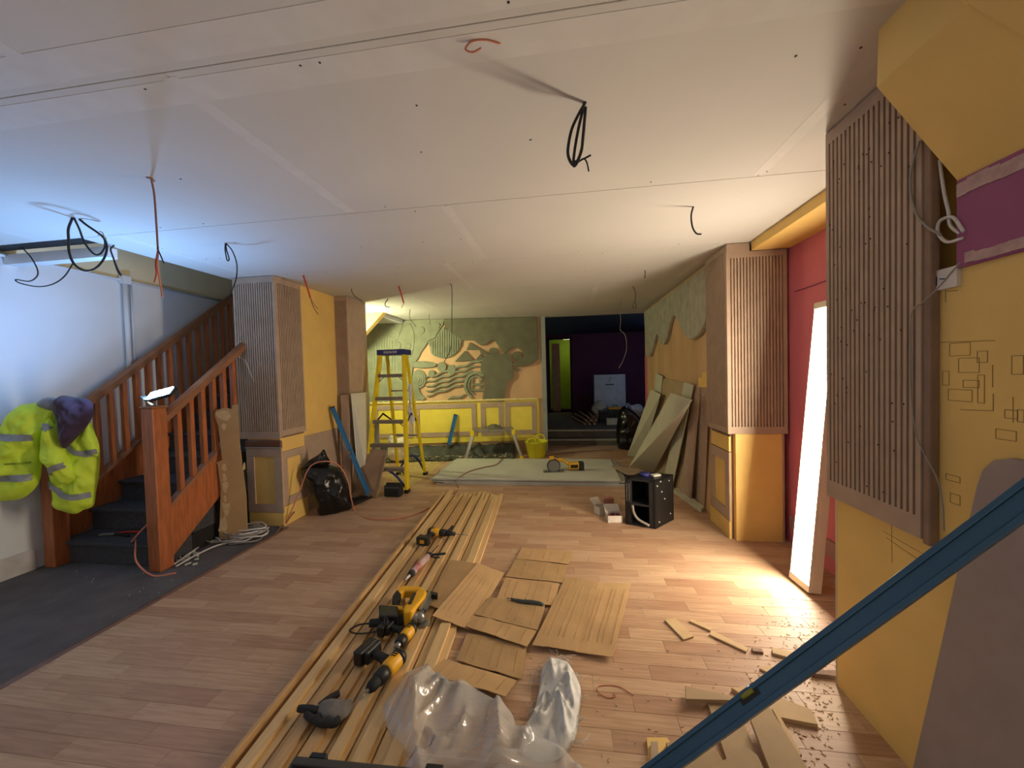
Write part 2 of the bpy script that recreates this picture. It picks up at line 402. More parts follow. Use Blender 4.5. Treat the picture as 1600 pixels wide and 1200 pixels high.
a2 = WX(204, 442, -4.325); pipe.tube([a2, V((a2.x, a2.y, 1.62))], .010, 8, 1)
pc = thing('conduit', 'white painted conduit pipe and vertical branch clipped to the stairwell wall', 'pipe', (-4.32, a.y, 1.62)); pipe.build('pipe', m_white, pc)
B().box((a.x-.03, a.y-.035, a.z-.05), (a.x+.035, a.y+.035, a.z+.03)).build('junction_clip', m_white, pc, bevel=.005)
# dropped trim at the near end of the stairwell opening
tr = B().box((-4.35, 2.45, 2.46), (-3.40, 2.53, 2.535)); tr = tr.build('trim_2', m_white); struct(tr, 'white batten across the stairwell opening')

# ---- left return wall between the pillars, and alcove behind
wy = B().box((-3.02, 3.88, .86), (-2.93, 4.60, CEIL)).build('wall_left_return', m_yel); struct(wy, 'yellow wall between the two left pillars')
struct(B().box((-3.02, 3.88, 0), (-2.925, 4.60, .86)).build('wall_left_dado', m_mdf), 'bare brown board below the yellow wall')
struct(B().box((-4.45, 6.0, 0), (-4.35, 7.4, CEIL)).build('wall_left_alcove', m_yel), 'yellow alcove wall')
struct(B().box((-4.35, 4.92, 0), (-3.30, 4.98, 2.5)).build('wall_under_stairs', m_white), 'white partition behind the stairs')
so = B(); a_ = WY(570, 483, 5.9); b_ = WY(599, 488, 5.9); c_ = WY(570, 522, 5.9)
so.prism([V((-3.7, 5.9, CEIL)), V((b_.x, 5.9, CEIL)), V((c_.x-.02, 5.9, c_.z)), V((-3.7, 5.9, c_.z-.35))], (0, .12, 0)); struct(so.build('wall_soffit_left', m_yel), 'yellow sloping soffit in the back alcove')
struct(B().box((-4.3, 6.0, 2.49), (-2.98, 6.88, CEIL)).build('ceiling_drop', m_white), 'white dropped ceiling strip in the alcove')

# ---- back wall (parallel to the picture plane, so slightly turned)
BP = V((-.45, 7.25, 0)); BD = V((-.988, -.157, 0)); BN = V((.157, -.988, 0))
def BW(x, y, off=0.): return PL(x, y, BP+BN*off, BN)
def bq(b, u0, u1, z0, z1, off, th):      # box on the back wall, u metres left of the opening
    o = BP+BD*u0+BN*off+V((0, 0, z0)); return b.obox(o, BD*(u1-u0), BN*th, V((0, 0, z1-z0)))
b = B(); bq(b, -.0, 3.95, 0, CEIL, -.1, .1); struct(b.build('wall_back', m_ply), 'plywood back wall behind the plaster relief')
b = B(); bq(b, -.08, 0, 0, CEIL, -.15, .19); struct(b.build('trim_3', M('grey_primed_jamb', (150, 156, 152), .6, var=.1)), 'grey jamb beside the dark opening')

# ---- right side: plywood wall, pink alcove wall, yellow beam, near wall
struct(B().box((1.43, 4.0, 0), (1.53, 7.22, CEIL)).build('wall_right', m_ply), 'plywood wall under the dripping plaster')
struct(B().box((1.425, 7.06, 0), (1.44, 7.24, 1.75)).build('trim_4', m_pink), 'pink end of the right wall')
struct(B().box((1.86, -1.0, 0), (1.96, 4.2, CEIL)).build('wall_right_alcove', m_pink), 'pink alcove wall behind the light')
b = B().box((1.845, -.9, .12), (1.86, 3.5, .24)); struct(b.build('baseboard_right', M('dusty_pink_skirting', (170, 128, 118), .6, var=.1)), 'dusty skirting in the pink alcove')
b = B().box((1.85, 1.9, 2.10), (1.86, 3.42, 2.105)); struct(b.build('trim_5', m_purp), 'thin joint line on the pink wall')
struct(B().box((1.56, .6, 2.475), (1.86, 3.49, CEIL-.001)).build('trim_6', m_yel, bevel=.004), 'yellow painted beam under the ceiling')
b = B().box((1.226, -1.2, 0), (1.33, 1.945, 1.77)); b.box((1.226, -1.2, 1.77), (1.33, 1.385, CEIL)); b.box((1.30, 1.385, 1.77), (1.33, 1.945, CEIL))
struct(b.build('wall_right_near', m_yel), 'yellow near wall')
b = B().box((1.2245, 1.944, 0), (1.331, 1.952, 2.5)); struct(b.build('trim_7', M('pale_wall_end', (206, 196, 172), .7, var=.08)), 'pale end cap of the yellow near wall')
b = B().box((1.215, -1.2, 1.79), (1.226, 1.388, 2.06)); struct(b.build('wall_right_band', m_purp), 'purple painted band on the near wall')
pp = B()
for (y0, y1, z0, z1) in ((.6, 1.385, 2.02, 2.05), (.6, 1.36, 1.81, 1.828)):
    n = 26
    for k in range(n):
        ya, yb = y0+(y1-y0)*k/n, y0+(y1-y0)*(k+1)/n; s_ = noise.noise(V((ya*9, z0*7, 1)))*.02
        pp.box((1.211, ya, z0-.012+s_*.5), (1.2155, yb, z1+s_))
stuff(pp.build('plaster_smear', M('rough_filler', (190, 158, 150), .9, var=.2, scale=20, bump=.5), 'wall_right_band'), 'rough filler along the purple band')
# bulkhead with a sloping underside
pr = [V((1.226, 1.39, 2.05)), V((.995, 1.39, 2.376)), V((1.0, 1.39, CEIL)), V((1.226, 1.39, CEIL))]
b = B(); b.prism(pr, (0, -2.3, 0)); struct(b.build('wall_bulkhead', m_yel), 'yellow boxed bulkhead with sloping underside')
b = B(); b.prism([V((1.225, 1.03, 2.06)), V((.93, 1.12, 2.44)), V((.93, 1.12, CEIL)), V((1.225, 1.03, CEIL))], (0, -1.2, 0)); struct(b.build('wall_bulkhead_box', m_yel), 'yellow box added to make a dark triangle of shade on the bulkhead')  # box added so its unlit faces give a dark triangle of shade

# ---- dark room beyond the opening: platform, steps, walls, lit doorway
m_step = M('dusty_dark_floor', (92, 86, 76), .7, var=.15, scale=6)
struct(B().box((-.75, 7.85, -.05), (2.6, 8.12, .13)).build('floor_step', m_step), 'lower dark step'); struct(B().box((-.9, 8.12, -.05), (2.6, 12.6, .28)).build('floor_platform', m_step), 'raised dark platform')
m_nose = M('worn_metal_nosing', (170, 164, 146), .5, metal=.3, var=.15, scale=14)
for yy, zz in ((7.85, .13), (8.12, .28)): 
    struct(B().box((-.75, yy-.012, zz-.028), (1.5, yy+.03, zz+.004)).build('trim_8' if zz < .2 else 'trim_9', m_nose), 'pale nosing on the lower step' if zz < .2 else 'pale nosing on the upper step')
Y2 = 11.6
dl, dr = WY(858, 531, Y2), WY(890, 531, Y2); dz0 = .28; dz1 = dl.z
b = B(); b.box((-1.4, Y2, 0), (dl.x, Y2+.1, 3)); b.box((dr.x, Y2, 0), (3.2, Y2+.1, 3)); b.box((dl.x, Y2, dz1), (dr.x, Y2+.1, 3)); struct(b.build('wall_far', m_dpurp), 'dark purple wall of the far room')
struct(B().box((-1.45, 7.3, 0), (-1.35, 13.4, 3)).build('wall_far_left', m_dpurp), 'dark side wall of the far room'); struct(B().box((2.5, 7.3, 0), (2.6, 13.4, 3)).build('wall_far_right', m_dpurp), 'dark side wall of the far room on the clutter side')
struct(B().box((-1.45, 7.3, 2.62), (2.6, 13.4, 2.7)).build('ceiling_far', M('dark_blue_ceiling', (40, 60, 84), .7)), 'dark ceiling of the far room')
struct(B().box((-1.4, 13.0, .2), (1, 13.1, 3)).build('wall_green', m_green), 'lime green wall seen through the far doorway')
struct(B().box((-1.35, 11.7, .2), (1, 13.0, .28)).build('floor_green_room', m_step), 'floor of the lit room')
d1 = B().box((dl.x+.05, Y2+.35, .28), (dl.x+.30, Y2+.40, dz1-.1)).build('door_1', M('pale_wood_door', (196, 164, 120), .5, var=.1)); struct(d1, 'pale wooden door standing ajar')
B().cyl((dl.x+.27, Y2+.345, 1.25), (dl.x+.27, Y2+.30, 1.25), .012).build('door_handle', m_blk, d1)
b = B(); jw = .05
b.box((dl.x-jw, Y2-.02, .28), (dl.x, Y2, dz1+jw)); b.box((dr.x, Y2-.02, .28), (dr.x+jw, Y2, dz1+jw)); b.box((dl.x-jw, Y2-.02, dz1), (dr.x+jw, Y2, dz1+jw)); struct(b.build('trim_10', m_dark), 'dark frame of the far doorway')
lc = B().cbox((2.28, 9.3, 2.58), (.3, .12, .05)).build('ceiling_lamp', M('far_cold_lamp', (255, 250, 220), emit=(150, 190, 255), es=26)); tag(lc, 'small assumed cold lit lamp, unseen on the ceiling of the dark room', 'lamp')  # assumed lamp, out of view, inferred from the bluish light in the far room
lb = B().cbox((.2, 12.2, 2.55), (.5, .12, .05)).build('ceiling_lamp', M('far_lamp', (255, 250, 220), emit=(255, 240, 190), es=14)); tag(lb, 'small assumed lit ceiling lamp, unseen in the green room', 'lamp')  # lamp assumed out of view to light the green room
# ================================================================ PILLARS AND PANELS
def fluted(face, O, u, v, n, W, H, mu, mt, mb, ns, frac=.42, th=.018, back=.012):
    O, u, v, n = V(O), V(u), V(v), V(n)
    face.obox(O, u*W, v*H, n*back)
    P = O+n*back
    face.obox(P, u*W, v*mb, n*th); face.obox(P+v*(H-mt), u*W, v*mt, n*th)
    face.obox(P+v*mb, u*mu, v*(H-mb-mt), n*th); face.obox(P+u*(W-mu)+v*mb, u*mu, v*(H-mb-mt), n*th)
    pit = (W-2*mu)/(ns-1+frac); sl = pit*frac; rib = pit-sl
    for k in range(ns-1):
        face.obox(P+u*(mu+sl+k*pit)+v*mb, u*rib, v*(H-mb-mt), n*th)
def holes(b, O, u, v, n, W, H, cnt):
    for k in range(cnt):
        p = V(O)+V(u)*random.uniform(.06, .94)*W+V(v)*random.uniform(.05, .95)*H
        b.cyl(p, p+V(n)*.0008, .0035, n=6)
def frame_panel(par, O, u, v, n, W, H, fw, pan, th=.014, labelled=True):
    O, u, v, n = V(O), V(u), V(v), V(n)
    B().obox(O, u*W, v*H, n*.004).build('inset_panel', pan, par)
    q = O+n*.004
    for a, w_, h_ in ((q, W, fw), (q+v*(H-fw), W, fw)): B().obox(a, u*w_, v*h_, n*th).build('rail', m_mdf, par, bevel=.002)
    for a in (q+v*fw, q+u*(W-fw)+v*fw): B().obox(a, u*fw, v*(H-2*fw), n*th).build('stile', m_mdf, par, bevel=.002)
X, Yv, Z = V((1, 0, 0)), V((0, 1, 0)), V((0, 0, 1))
# left front pillar
t = thing('fluted_pillar_box', 'fluted brown board box around the pillar beside the staircase', 'pillar', (-3.12, 3.7, .9))
B().box((-3.32, 3.53, .90), (-2.915, 3.90, 2.545)).build('carcass', m_mdfd, t)
b = B(); fluted(b, (-3.345, 3.53, .90), X, Z, -Yv, .46, 1.645, .022, .06, .07, 17); b.build('fluted_face', m_mdf, t)
b = B(); fluted(b, (-2.915, 3.531, .92), Yv, Z, X, .369, 1.625, .022, .06, .06, 14); b.build('fluted_face', m_mdf, t)
t = thing('pillar_base', 'brown framed pillar base with tall yellow inset panels below the staircase pillar box', 'pillar base', (-3.08, 3.7, 0))
B().box((-3.27, 3.52, 0), (-2.90, 3.88, .90)).build('carcass', m_yel, t)
frame_panel(t, (-3.28, 3.52, .14), X, Z, -Yv, .40, .66, .085, m_yel)
B().box((-3.285, 3.494, .80), (-2.875, 3.52, .885)).build('cap_strip', M('varnished_brown_strip', (108, 72, 56), .35, var=.15), t, bevel=.01)
B().box((-3.285, 3.49, .805), (-2.875, 3.496, .815)).build('pale_bead', m_gibe, t)
frame_panel(t, (-2.90, 3.51, .20), Yv, Z, X, .37, .56, .08, m_yel)
B().box((-3.275, 3.505, .0), (-2.885, 3.52, .135)).build('plinth', m_yel, t, bevel=.002)
B().box((-2.90, 3.51, 0), (-2.884, 3.88, .195)).build('plinth', m_yel, t, bevel=.002)
# left rear pillar
t = thing('fluted_pillar_box', 'narrow brown pillar with one fluted face behind the yellow return wall', 'pillar', (-2.84, 4.85, 0))
B().box((-2.925, 4.612, 0), (-2.775, 5.05, 2.545)).build('carcass', m_mdfd, t)
b = B(); fluted(b, (-2.925, 4.612, .85), X, Z, -Yv, .17, 1.695, .012, .06, .05, 9); b.build('fluted_face', m_mdf, t)
B().box((-2.775, 4.59, 0), (-2.757, 5.06, 2.545)).build('side_board', m_mdf, t, bevel=.002)
# right far pillar
t = thing('fluted_pillar_box', 'fluted brown board box around the pillar beside the pink alcove', 'pillar', (1.6, 3.75, .93))
B().box((1.40, 3.53, .93), (1.83, 4.0, 2.47)).build('carcass', m_mdfd, t)
b = B(); fluted(b, (1.368, 3.53, .93), X, Z, -Yv, .472, 1.545, .03, .05, .06, 17); b.build('fluted_face', m_mdf, t)
b = B(); fluted(b, (1.40, 4.0, .93), -Yv, Z, -X, .469, 1.615, .02, .05, .05, 20, .45); b.build('fluted_face', m_mdf, t)
B().box((1.372, 3.50, 2.475), (1.552, 3.53, 2.545)).build('top_strip', m_mdf, t)
t = thing('pillar_base', 'yellow pillar base with a brown framed side below the alcove pillar box', 'pillar base', (1.6, 3.75, 0))
B().box((1.405, 3.56, 0), (1.80, 3.98, .93)).build('carcass', m_mdfd, t)
frame_panel(t, (1.405, 3.98, .16), -Yv, Z, -X, .44, .60, .09, m_yel)
B().box((1.385, 3.54, 0), (1.405, 3.985, .155)).build('plinth', m_yel, t, bevel=.002)
B().box((1.388, 3.54, .77), (1.405, 3.95, .90)).build('yellow_strip', m_yel, t, bevel=.002)
B().box((1.43, 3.508, 0), (1.80, 3.56, .928)).build('front_board', m_yel, t, bevel=.003)
B().box((1.80, 3.508, 0), (1.815, 3.98, .928)).build('side_edge', m_mdf, t)
# near fluted panel on the yellow wall
t = thing('fluted_wall_panel', 'tall fluted brown board panel fixed on the near yellow wall', 'wall panel', (1.2, 1.7, .89))
b = B(); fluted(b, (1.226, 1.955, .895), -Yv, Z, -X, .475, 1.65, .02, .055, .075, 18, .42, .022, .012); b.build('fluted_face', m_mdf, t)
b = B(); b.box((1.196, 1.452, .88), (1.226, 1.479, 2.545)); b.build('edge_moulding', m_mdfd, t, bevel=.005)
b = B(); holes(b, (1.1918, 1.955, .9), -Yv, Z, -X, .46, 1.6, 60); stuff(b.build('nail_hole', m_dark, t), 'dark nail holes')
# wiring niche beside it
t = thing('wiring_bracket', 'white marked bracket board at the mouth of the wiring niche', 'bracket', (1.23, 1.43, 1.74))
B().box((1.214, 1.386, 1.735), (1.23, 1.475, 1.80)).build('board', M('white_bracket', (214, 206, 196), .7, var=.08), t)
b = B(); b.bar((1.213, 1.465, 1.765), (1.213, 1.45, 1.765), .002, .03); b.bar((1.213, 1.44, 1.77), (1.213, 1.415, 1.765), .002, .003); b.build('pencil_mark', m_dark, t)
def pl_x(pts, Xv): return [WX(x, y, Xv) for x, y in pts]
cab = [('grey cable looping across the top of the near fluted panel', [(1437, 220), (1425, 260), (1423, 300), (1432, 335), (1450, 355), (1470, 367)], 1.183, .004, m_grc),
       ('white cable dropping out of the wiring niche', [(1468, 250), (1475, 300), (1482, 330), (1485, 352), (1500, 365)], 1.218, .005, m_whc),
       ('pale cable looped out of the wiring niche', [(1505, 372), (1480, 378), (1466, 365), (1466, 350), (1474, 342), (1490, 340), (1506, 362)], 1.212, .005, m_whc),
       ('thin grey wire trailing from the white bracket down the fluted panel', [(1500, 410), (1470, 445), (1445, 470), (1425, 488), (1423, 540), (1424, 620), (1432, 680), (1450, 720), (1465, 750), (1473, 790), (1475, 830)], 1.183, .0025, m_grc)]
for lab, pts, xv, r, mm in cab: tag(B().tube(pl_x(pts, xv), r, 6, 6).build('loose_cable', mm), lab, 'cable')
# pencil layout lines scored on the near wall
sb = B(); rn = random.Random(3)
def sq(y0, y1, z0, z1):
    for p, q in (((y0, z0), (y1, z0)), ((y1, z0), (y1, z1)), ((y1, z1), (y0, z1)), ((y0, z1), (y0, z0))):
        sb.bar((1.2258, p[0], p[1]), (1.2258, q[0], q[1]), .0018, .0012, up=(1, 0, 0))
for (x0, y0, x1, y1) in ((1484, 537, 1516, 555), (1498, 560, 1530, 582), (1527, 549, 1543, 566), (1505, 594, 1530, 606), (1482, 608, 1519, 628), (1528, 586, 1538, 630), (1473, 580, 1483, 602), (1581, 556, 1599, 585), (1556, 670, 1588, 690), (1570, 640, 1590, 655), (1590, 640, 1600, 660), (1478, 740, 1500, 755), (1485, 770, 1500, 790)):
    a, c = WX(x0, y0, 1.2258), WX(x1, y1, 1.2258); sq(a.y, c.y, a.z, c.z)
for (x0, y0, x1, y1) in ((1470, 535, 1555, 532), (1552, 615, 1552, 642), (1500, 640, 1552, 642), (1551, 570, 1551, 605), (1583, 620, 1583, 660), (1380, 830, 1450, 870), (1385, 840, 1440, 878), (1393, 820, 1394, 880), (1478, 455, 1496, 454), (1477, 445, 1478, 472), (1540, 800, 1560, 802)):
    sb.bar(WX(x0, y0, 1.2258), WX(x1, y1, 1.2258), .002, .0012, up=(1, 0, 0))
stuff(sb.build('pencil_line', M('pencil_scoring', (158, 122, 62), .8), 'wall_right_near'), 'pencil layout lines')
# grey board with a rounded corner against the near wall
b = B(); gp = [WX(x, y, 1.205) for x, y in ((1424, 1215), (1470, 1010), (1510, 830), (1527, 757), (1536, 733), (1553, 719), (1580, 716))]
gp += [V((1.205, .55, gp[-1].z-.02)), V((1.205, .55, .0)), V((1.205, gp[0].y, .0))]
gp[0].z = max(gp[0].z, .01)
b.prism(gp, (.018, 0, 0)); tag(b.build('grey_board', M('grey_primed_board', (160, 144, 136), .85, var=.05, scale=12, bump=.1, bscale=300)), 'grey board with one rounded corner against the near yellow wall', 'board')

# ================================================================ STAIRCASE
SY, RI, GO = 2.64, .19, .2405
t = thing('staircase', 'orange stained timber staircase with charcoal carpet and square balusters', 'staircase', (-3.75, SY, 0)); ST_ = t
for k in range(1, 11):
    y0 = SY+GO*(k-1); xr = -3.285 if y0 < 3.3 else -3.352
    b = B(); b.box((-4.30, y0, max(0.004, RI*(k-1)-.02)), (xr, y0+GO+.02, RI*k-.012)); b.box((-4.30, y0-.022, RI*k-.03), (xr, y0+GO, RI*k)); b.build('step', m_carp2, t, bevel=.008)
def slope_z(z0, y): return z0+.79*(y-2.68)
def string(x0, x1, y0, y1, zt, zb):
    b = B(); p = [V((x0, y0, slope_z(zb, y0))), V((x0, y1, slope_z(zb, y1))), V((x0, y1, slope_z(zt, y1))), V((x0, y0, slope_z(zt, y0)))]
    for q in p: q.z = max(q.z, .004)
    b.prism(p, (x1-x0, 0, 0)); return b
string(-3.275, -3.235, 2.66, 3.20, .46, .06).build('stringer', m_stair, t, bevel=.004)
string(-3.285, -3.225, 2.66, 3.24, .50, .465).build('stringer_cap', m_rail, t, bevel=.004)
string(-4.345, -4.305, 2.66, 4.9, .46, .06).build('stringer', m_stair, t, bevel=.004)
string(-4.26, -4.20, 2.66, 4.3, .50, .465).build('stringer_cap', m_rail, t, bevel=.004)
for x_, y1 in ((-3.255, 3.49), (-4.23, 4.62)):
    b = B(); p0, p1 = V((x_, 2.66, slope_z(1.20, 2.66))), V((x_, y1, slope_z(1.20, y1)))
    b.tube([p0+V((0, 0, .022)), p1+V((0, 0, .022))], .03, 10, 1); b.bar(p0, p1, .07, .045); b.build('handrail', m_rail, t)
    y_ = 2.80
    while y_ < (3.44 if x_ > -4 else 4.6):
        z0, z1 = slope_z(.485, y_), slope_z(1.185, y_)
        B().box((x_-.019, y_-.019, z0-.01), (x_+.019, y_+.019, z1+.01)).build('baluster', m_stair, t); y_ += .112
for x_, y_, h_ in ((-3.255, 2.615, 1.30), (-4.24, 2.60, 1.34)):
    b = B(); b.box((x_-.055, y_-.055, 0.004), (x_+.055, y_+.055, h_)); b.build('newel_post', m_stair, t, bevel=.006)
    B().box((x_-.062, y_-.062, h_), (x_+.062, y_+.062, h_+.018)).build('newel_cap', m_rail, t, bevel=.006)
# dark sheet, its colour standing for the shade under the flight
struct(B().prism([V((-3.30, 2.70, .004)), V((-3.30, 3.5, .004)), V((-3.30, 3.5, .60))], (.012, 0, 0)).build('wall_stair_side', m_dark), 'dark sheet painted as the shade in the gap under the stair string')

# ================================================================ PLASTER RELIEF ON THE BACK WALL
rel = thing('plaster_mural', 'grey-green sculpted plaster relief of hills, waves and pyramids on the back wall', 'mural', tuple(BP+BD*1.6+V((0, 0, 1.0))))
def relief(name, pts, th=.035, mat=None, off=.002, lab=None):
    P = [BW(x, y, off) for x, y in pts]; b = B()
    for q in P: q.z = min(q.z, CEIL-.004)
    b.prism(P, BN*th); n = b.build(name, mat or m_plas, rel, bevel=.008)
    if lab: plab(n, lab)
    return n
def circ(cx, cy, rx, ry, n=20, a0=0, a1=2*math.pi): return [(cx+rx*math.cos(a0+(a1-a0)*k/n), cy+ry*math.sin(a0+(a1-a0)*k/n)) for k in range(n if abs(a1-a0) > 6.2 else n+1)]
def sm2(pts, k=5): return [(p.x, p.y) for p in spline([V((x, y, 0)) for x, y in pts], k)]
relief('sky_ground', [(561, 494), (695, 488)]+sm2([(692, 509), (686, 517), (680, 528), (671, 532), (666, 540), (659, 550), (655, 558), (652, 563), (647, 569), (645, 580)])+[(643, 600), (650, 615), (657, 626), (561, 629)], .03, m_plas, lab='pale green plaster ground')
relief('cloud', [(694, 488), (838, 482), (840, 520), (841, 560)]+sm2([(838, 563), (830, 569), (820, 572), (808, 573)])+sm2([(806, 566), (812, 560), (818, 556), (815, 548), (806, 543), (797, 546), (790, 551), (784, 550), (779, 541), (773, 533), (767, 533), (760, 538), (753, 540), (746, 536), (741, 532)])+[(722, 532), (706, 521), (695, 510)], .06, m_plasd, lab='dark smooth plaster cloud')
hill = sm2([(694, 511), (708, 521), (722, 531), (720, 541), (714, 551), (704, 558), (692, 560), (681, 557), (674, 552), (672, 542), (669, 534), (680, 529), (685, 520), (694, 511)], 4)[:-1]
relief('hill', hill, .03, m_plas)
def inside(x, y, poly):
    c = False; n = len(poly)
    for i in range(n):
        x0, y0 = poly[i]; x1, y1 = poly[(i+1) % n]
        if (y0 > y) != (y1 > y) and x < (x1-x0)*(y-y0)/(y1-y0)+x0: c = not c
    return c
def ribs(poly, x0, x1, st, w, off):
    b = B(); x = x0
    while x < x1:
        yy = [y/2 for y in range(960, 1270) if inside(x, y/2, poly)]
        if yy and max(yy)-min(yy) > 4: b.prism([BW(x-w/2, min(yy)+1, off), BW(x+w/2, min(yy)+1, off), BW(x+w/2, max(yy)-1, off), BW(x-w/2, max(yy)-1, off)], BN*.012)
        x += st
    return b
stuff(ribs(hill, 672, 722, 3.6, 1.9, .032).build('rib', m_plas, rel), 'combed ribs of the hill')
slope_l = [(562, 546), (575, 540), (590, 532), (600, 524), (606, 526), (612, 528), (616, 534), (618, 560), (616, 580), (575, 578), (562, 578)]
stuff(ribs(slope_l, 576, 617, 4, 2, .031).build('rib', m_plas, rel), 'combed ribs of the far slope')
relief('ridge', sm2([(562, 545), (580, 538), (598, 525), (603, 522), (612, 527), (619, 524), (624, 508), (628, 505)], 4)+sm2([(630, 508), (625, 520), (621, 530), (612, 532), (602, 528), (585, 540), (562, 552)], 4), .012, m_plas, .031)
for cx, cy, r_ in ((658, 516, 5.6), (638, 541, 4.6), (684, 509, 4), (621, 540, 6)): relief('disc', circ(cx, cy, r_, r_), .02, m_plas, .03)
relief('strand', sm2([(641, 505), (647, 520), (647, 540), (643, 556), (632, 560)], 5)+sm2([(630, 556), (639, 552), (643, 540), (643, 522), (637, 506)], 5), .016, m_plas, .03)
relief('ledge', sm2([(646, 566), (660, 564), (676, 566), (683, 570), (676, 574), (660, 575), (646, 574)], 4), .045)
for cx, cy, rx, ry in ((691, 573, 7, 7.5), (706, 578, 6.5, 8), (675, 584, 5, 6)): relief('dome', circ(cx, cy, rx, ry), .05)
for k, (rx, ry) in enumerate(((11, 15), (8, 11), (5, 7), (2.4, 3.4))): relief('spiral_ring', circ(655, 592, rx, ry), .03+.012*k)
relief('spiral_tail', sm2([(644, 596), (645, 610), (651, 620), (660, 626)], 5)+sm2([(666, 622), (658, 614), (655, 606), (656, 600)], 5), .04)
for k in range(6):
    x0, y0, x1, y1 = 664+k*.8, 591+k*6.9, 754-k*8, 562+k*9.6
    if k == 5: x0, y0, x1, y1 = 700, 624, 726, 617
    c = []
    for j in range(25):
        u_ = j/24; c.append((x0+(x1-x0)*u_, y0+(y1-y0)*u_+1.3*math.sin((x0+(x1-x0)*u_)*.27+.5*k)))
    w_ = [0.8+.95*min(1, j/5, (24-j)/3+.3) for j in range(25)]
    relief('wave_band', [(x, y-w_[j]) for j, (x, y) in enumerate(c)]+[(x, y+w_[j]) for j, (x, y) in reversed(list(enumerate(c)))], .045)
relief('pyramid', [(727, 548), (711, 565), (741, 563.5)], .04, m_plasd); relief('pyramid', [(734, 535.5), (768, 555), (752, 554), (749, 547), (729, 547)], .04, m_plasd); relief('pyramid', [(751, 553), (759, 565), (742, 564)], .04, m_plasd)
relief('dome', circ(771, 549, 7, 5.5), .045, m_plasd); relief('dome', circ(808, 556, 7.5, 7), .045, m_plasd)
relief('cloud_lobe', sm2([(799, 568), (806, 566), (818, 566), (828, 566), (822, 571), (808, 573), (800, 572)], 4), .05, m_plasd)
relief('disc', circ(807, 577.5, 4, 2.6), .04, m_plasd)
relief('arch_ring', circ(744, 602, 19, 22, 20, math.pi*.62, math.pi*1.75)+list(reversed(circ(744, 602, 14.5, 17, 20, math.pi*.62, math.pi*1.75))), .05)
relief('arch_ring', circ(744, 602, 13, 15.5, 16, math.pi*.6, math.pi*1.8)+list(reversed(circ(744, 602, 10.5, 12.5, 16, math.pi*.6, math.pi*1.8))), .045)
for q in ([(736, 599), (757, 599), (757, 602), (736, 602)], [(736, 608), (757, 608), (757, 611), (736, 611)], [(737, 592), (739, 592), (739, 611), (737, 611)], [(749, 590), (752, 590), (752, 611), (749, 611)]): relief('window_bar', q, .04)
relief('tree_mass', sm2([(752, 566), (757, 557), (768, 553), (782, 553), (795, 552), (799, 562), (801, 576), (802, 590), (794, 596), (790, 606), (788, 624), (788, 627), (772, 627), (757, 626), (755, 617), (758, 606), (757, 590), (751, 578)], 4), .055, m_plasd, lab='broad rough plaster mass standing in for a smeared patch')  # plaster mass made up to stand in for a smeared patch
# low panelling under the relief
wn = thing('wainscot', 'lemon yellow low panelling with brown frames under the plaster relief', 'panelling', tuple(BP+BD*1.7))
def bz(x, y): p = BW(x, y, .03); return (p-BP).dot(BD), p.z
u0, _z = bz(571, 640); u1, _z = bz(842, 640); zt = bz(700, 628)[1]; zb = bz(700, 690)[1]
b = B(); bq(b, u1, u0, zb-.02, zt, .0, .03); b.build('backboard', m_lem, wn)
for (xa, xb) in ((584, 645), (648, 744), (751, 786), (789, 838)):
    ua, ub = bz(xb, 640)[0], bz(xa, 640)[0]; za, zc = bz(700, 682)[1], bz(700, 631)[1]; fw_ = .085; o = BP+BN*.03
    for (a, c, d, e_) in ((ua, ub, za, za+fw_), (ua, ub, zc-fw_, zc)):
        q = B(); bq(q, a, c, d, e_, .03, .016); q.build('rail', m_mdf, wn, bevel=.002)
    for (a, c) in ((ua, ua+fw_), (ub-fw_, ub)):
        q = B(); bq(q, a, c, za+fw_, zc-fw_, .03, .016); q.build('stile', m_mdf, wn, bevel=.002)
q = B(); bq(q, u1, u0, zt, zt+.035, 0, .07); q.build('ledge_cap', M('dusty_ledge', (224, 204, 140), .8, var=.15, scale=20), wn, bevel=.004)
bl = B()
for k in range(60):
    u_ = random.uniform(u1+.1, u0-.3); p = BP+BD*u_+BN*random.uniform(.03, .065)+V((0, 0, zt+.037)); bl.ball(p, random.uniform(.006, .016), 4, (1, 1, .5))
stuff(bl.build('plaster_crumb', m_dust, wn), 'crumbs of plaster on the ledge')
# dripping plaster on the right wall
dr_ = [(1006, 488), (1102, 417), (1103, 500)]+sm2([(1099, 508), (1091, 522), (1081, 530), (1073, 528), (1064, 515), (1057, 499), (1052, 493), (1046, 503), (1041, 527), (1036, 538), (1031, 536), (1027, 524), (1024, 523), (1019, 543), (1014, 557), (1010, 556)], 5)+[(1008, 530)]
P = [WX(x, y, 1.372) for x, y in dr_]
for q in P: q.z = min(q.z, CEIL-.003); q.y = max(q.y, 4.02)
b = B(); b.prism(P, (.056, 0, 0)); tag(b.build('plaster_drips', m_plasg, bevel=.012), 'thick grey plaster icing dripping down the plywood wall', 'relief')
# ================================================================ LAMPS
def emitm(name, rgb, s, back=None):
    m = bpy.data.materials.new(name); m.use_nodes = True; N = m.node_tree.nodes; b = N['Principled BSDF']
    b.inputs['Base Color'].default_value = (.8, .8, .8, 1); b.inputs['Emission Color'].default_value = lin(rgb); b.inputs['Emission Strength'].default_value = s; return m
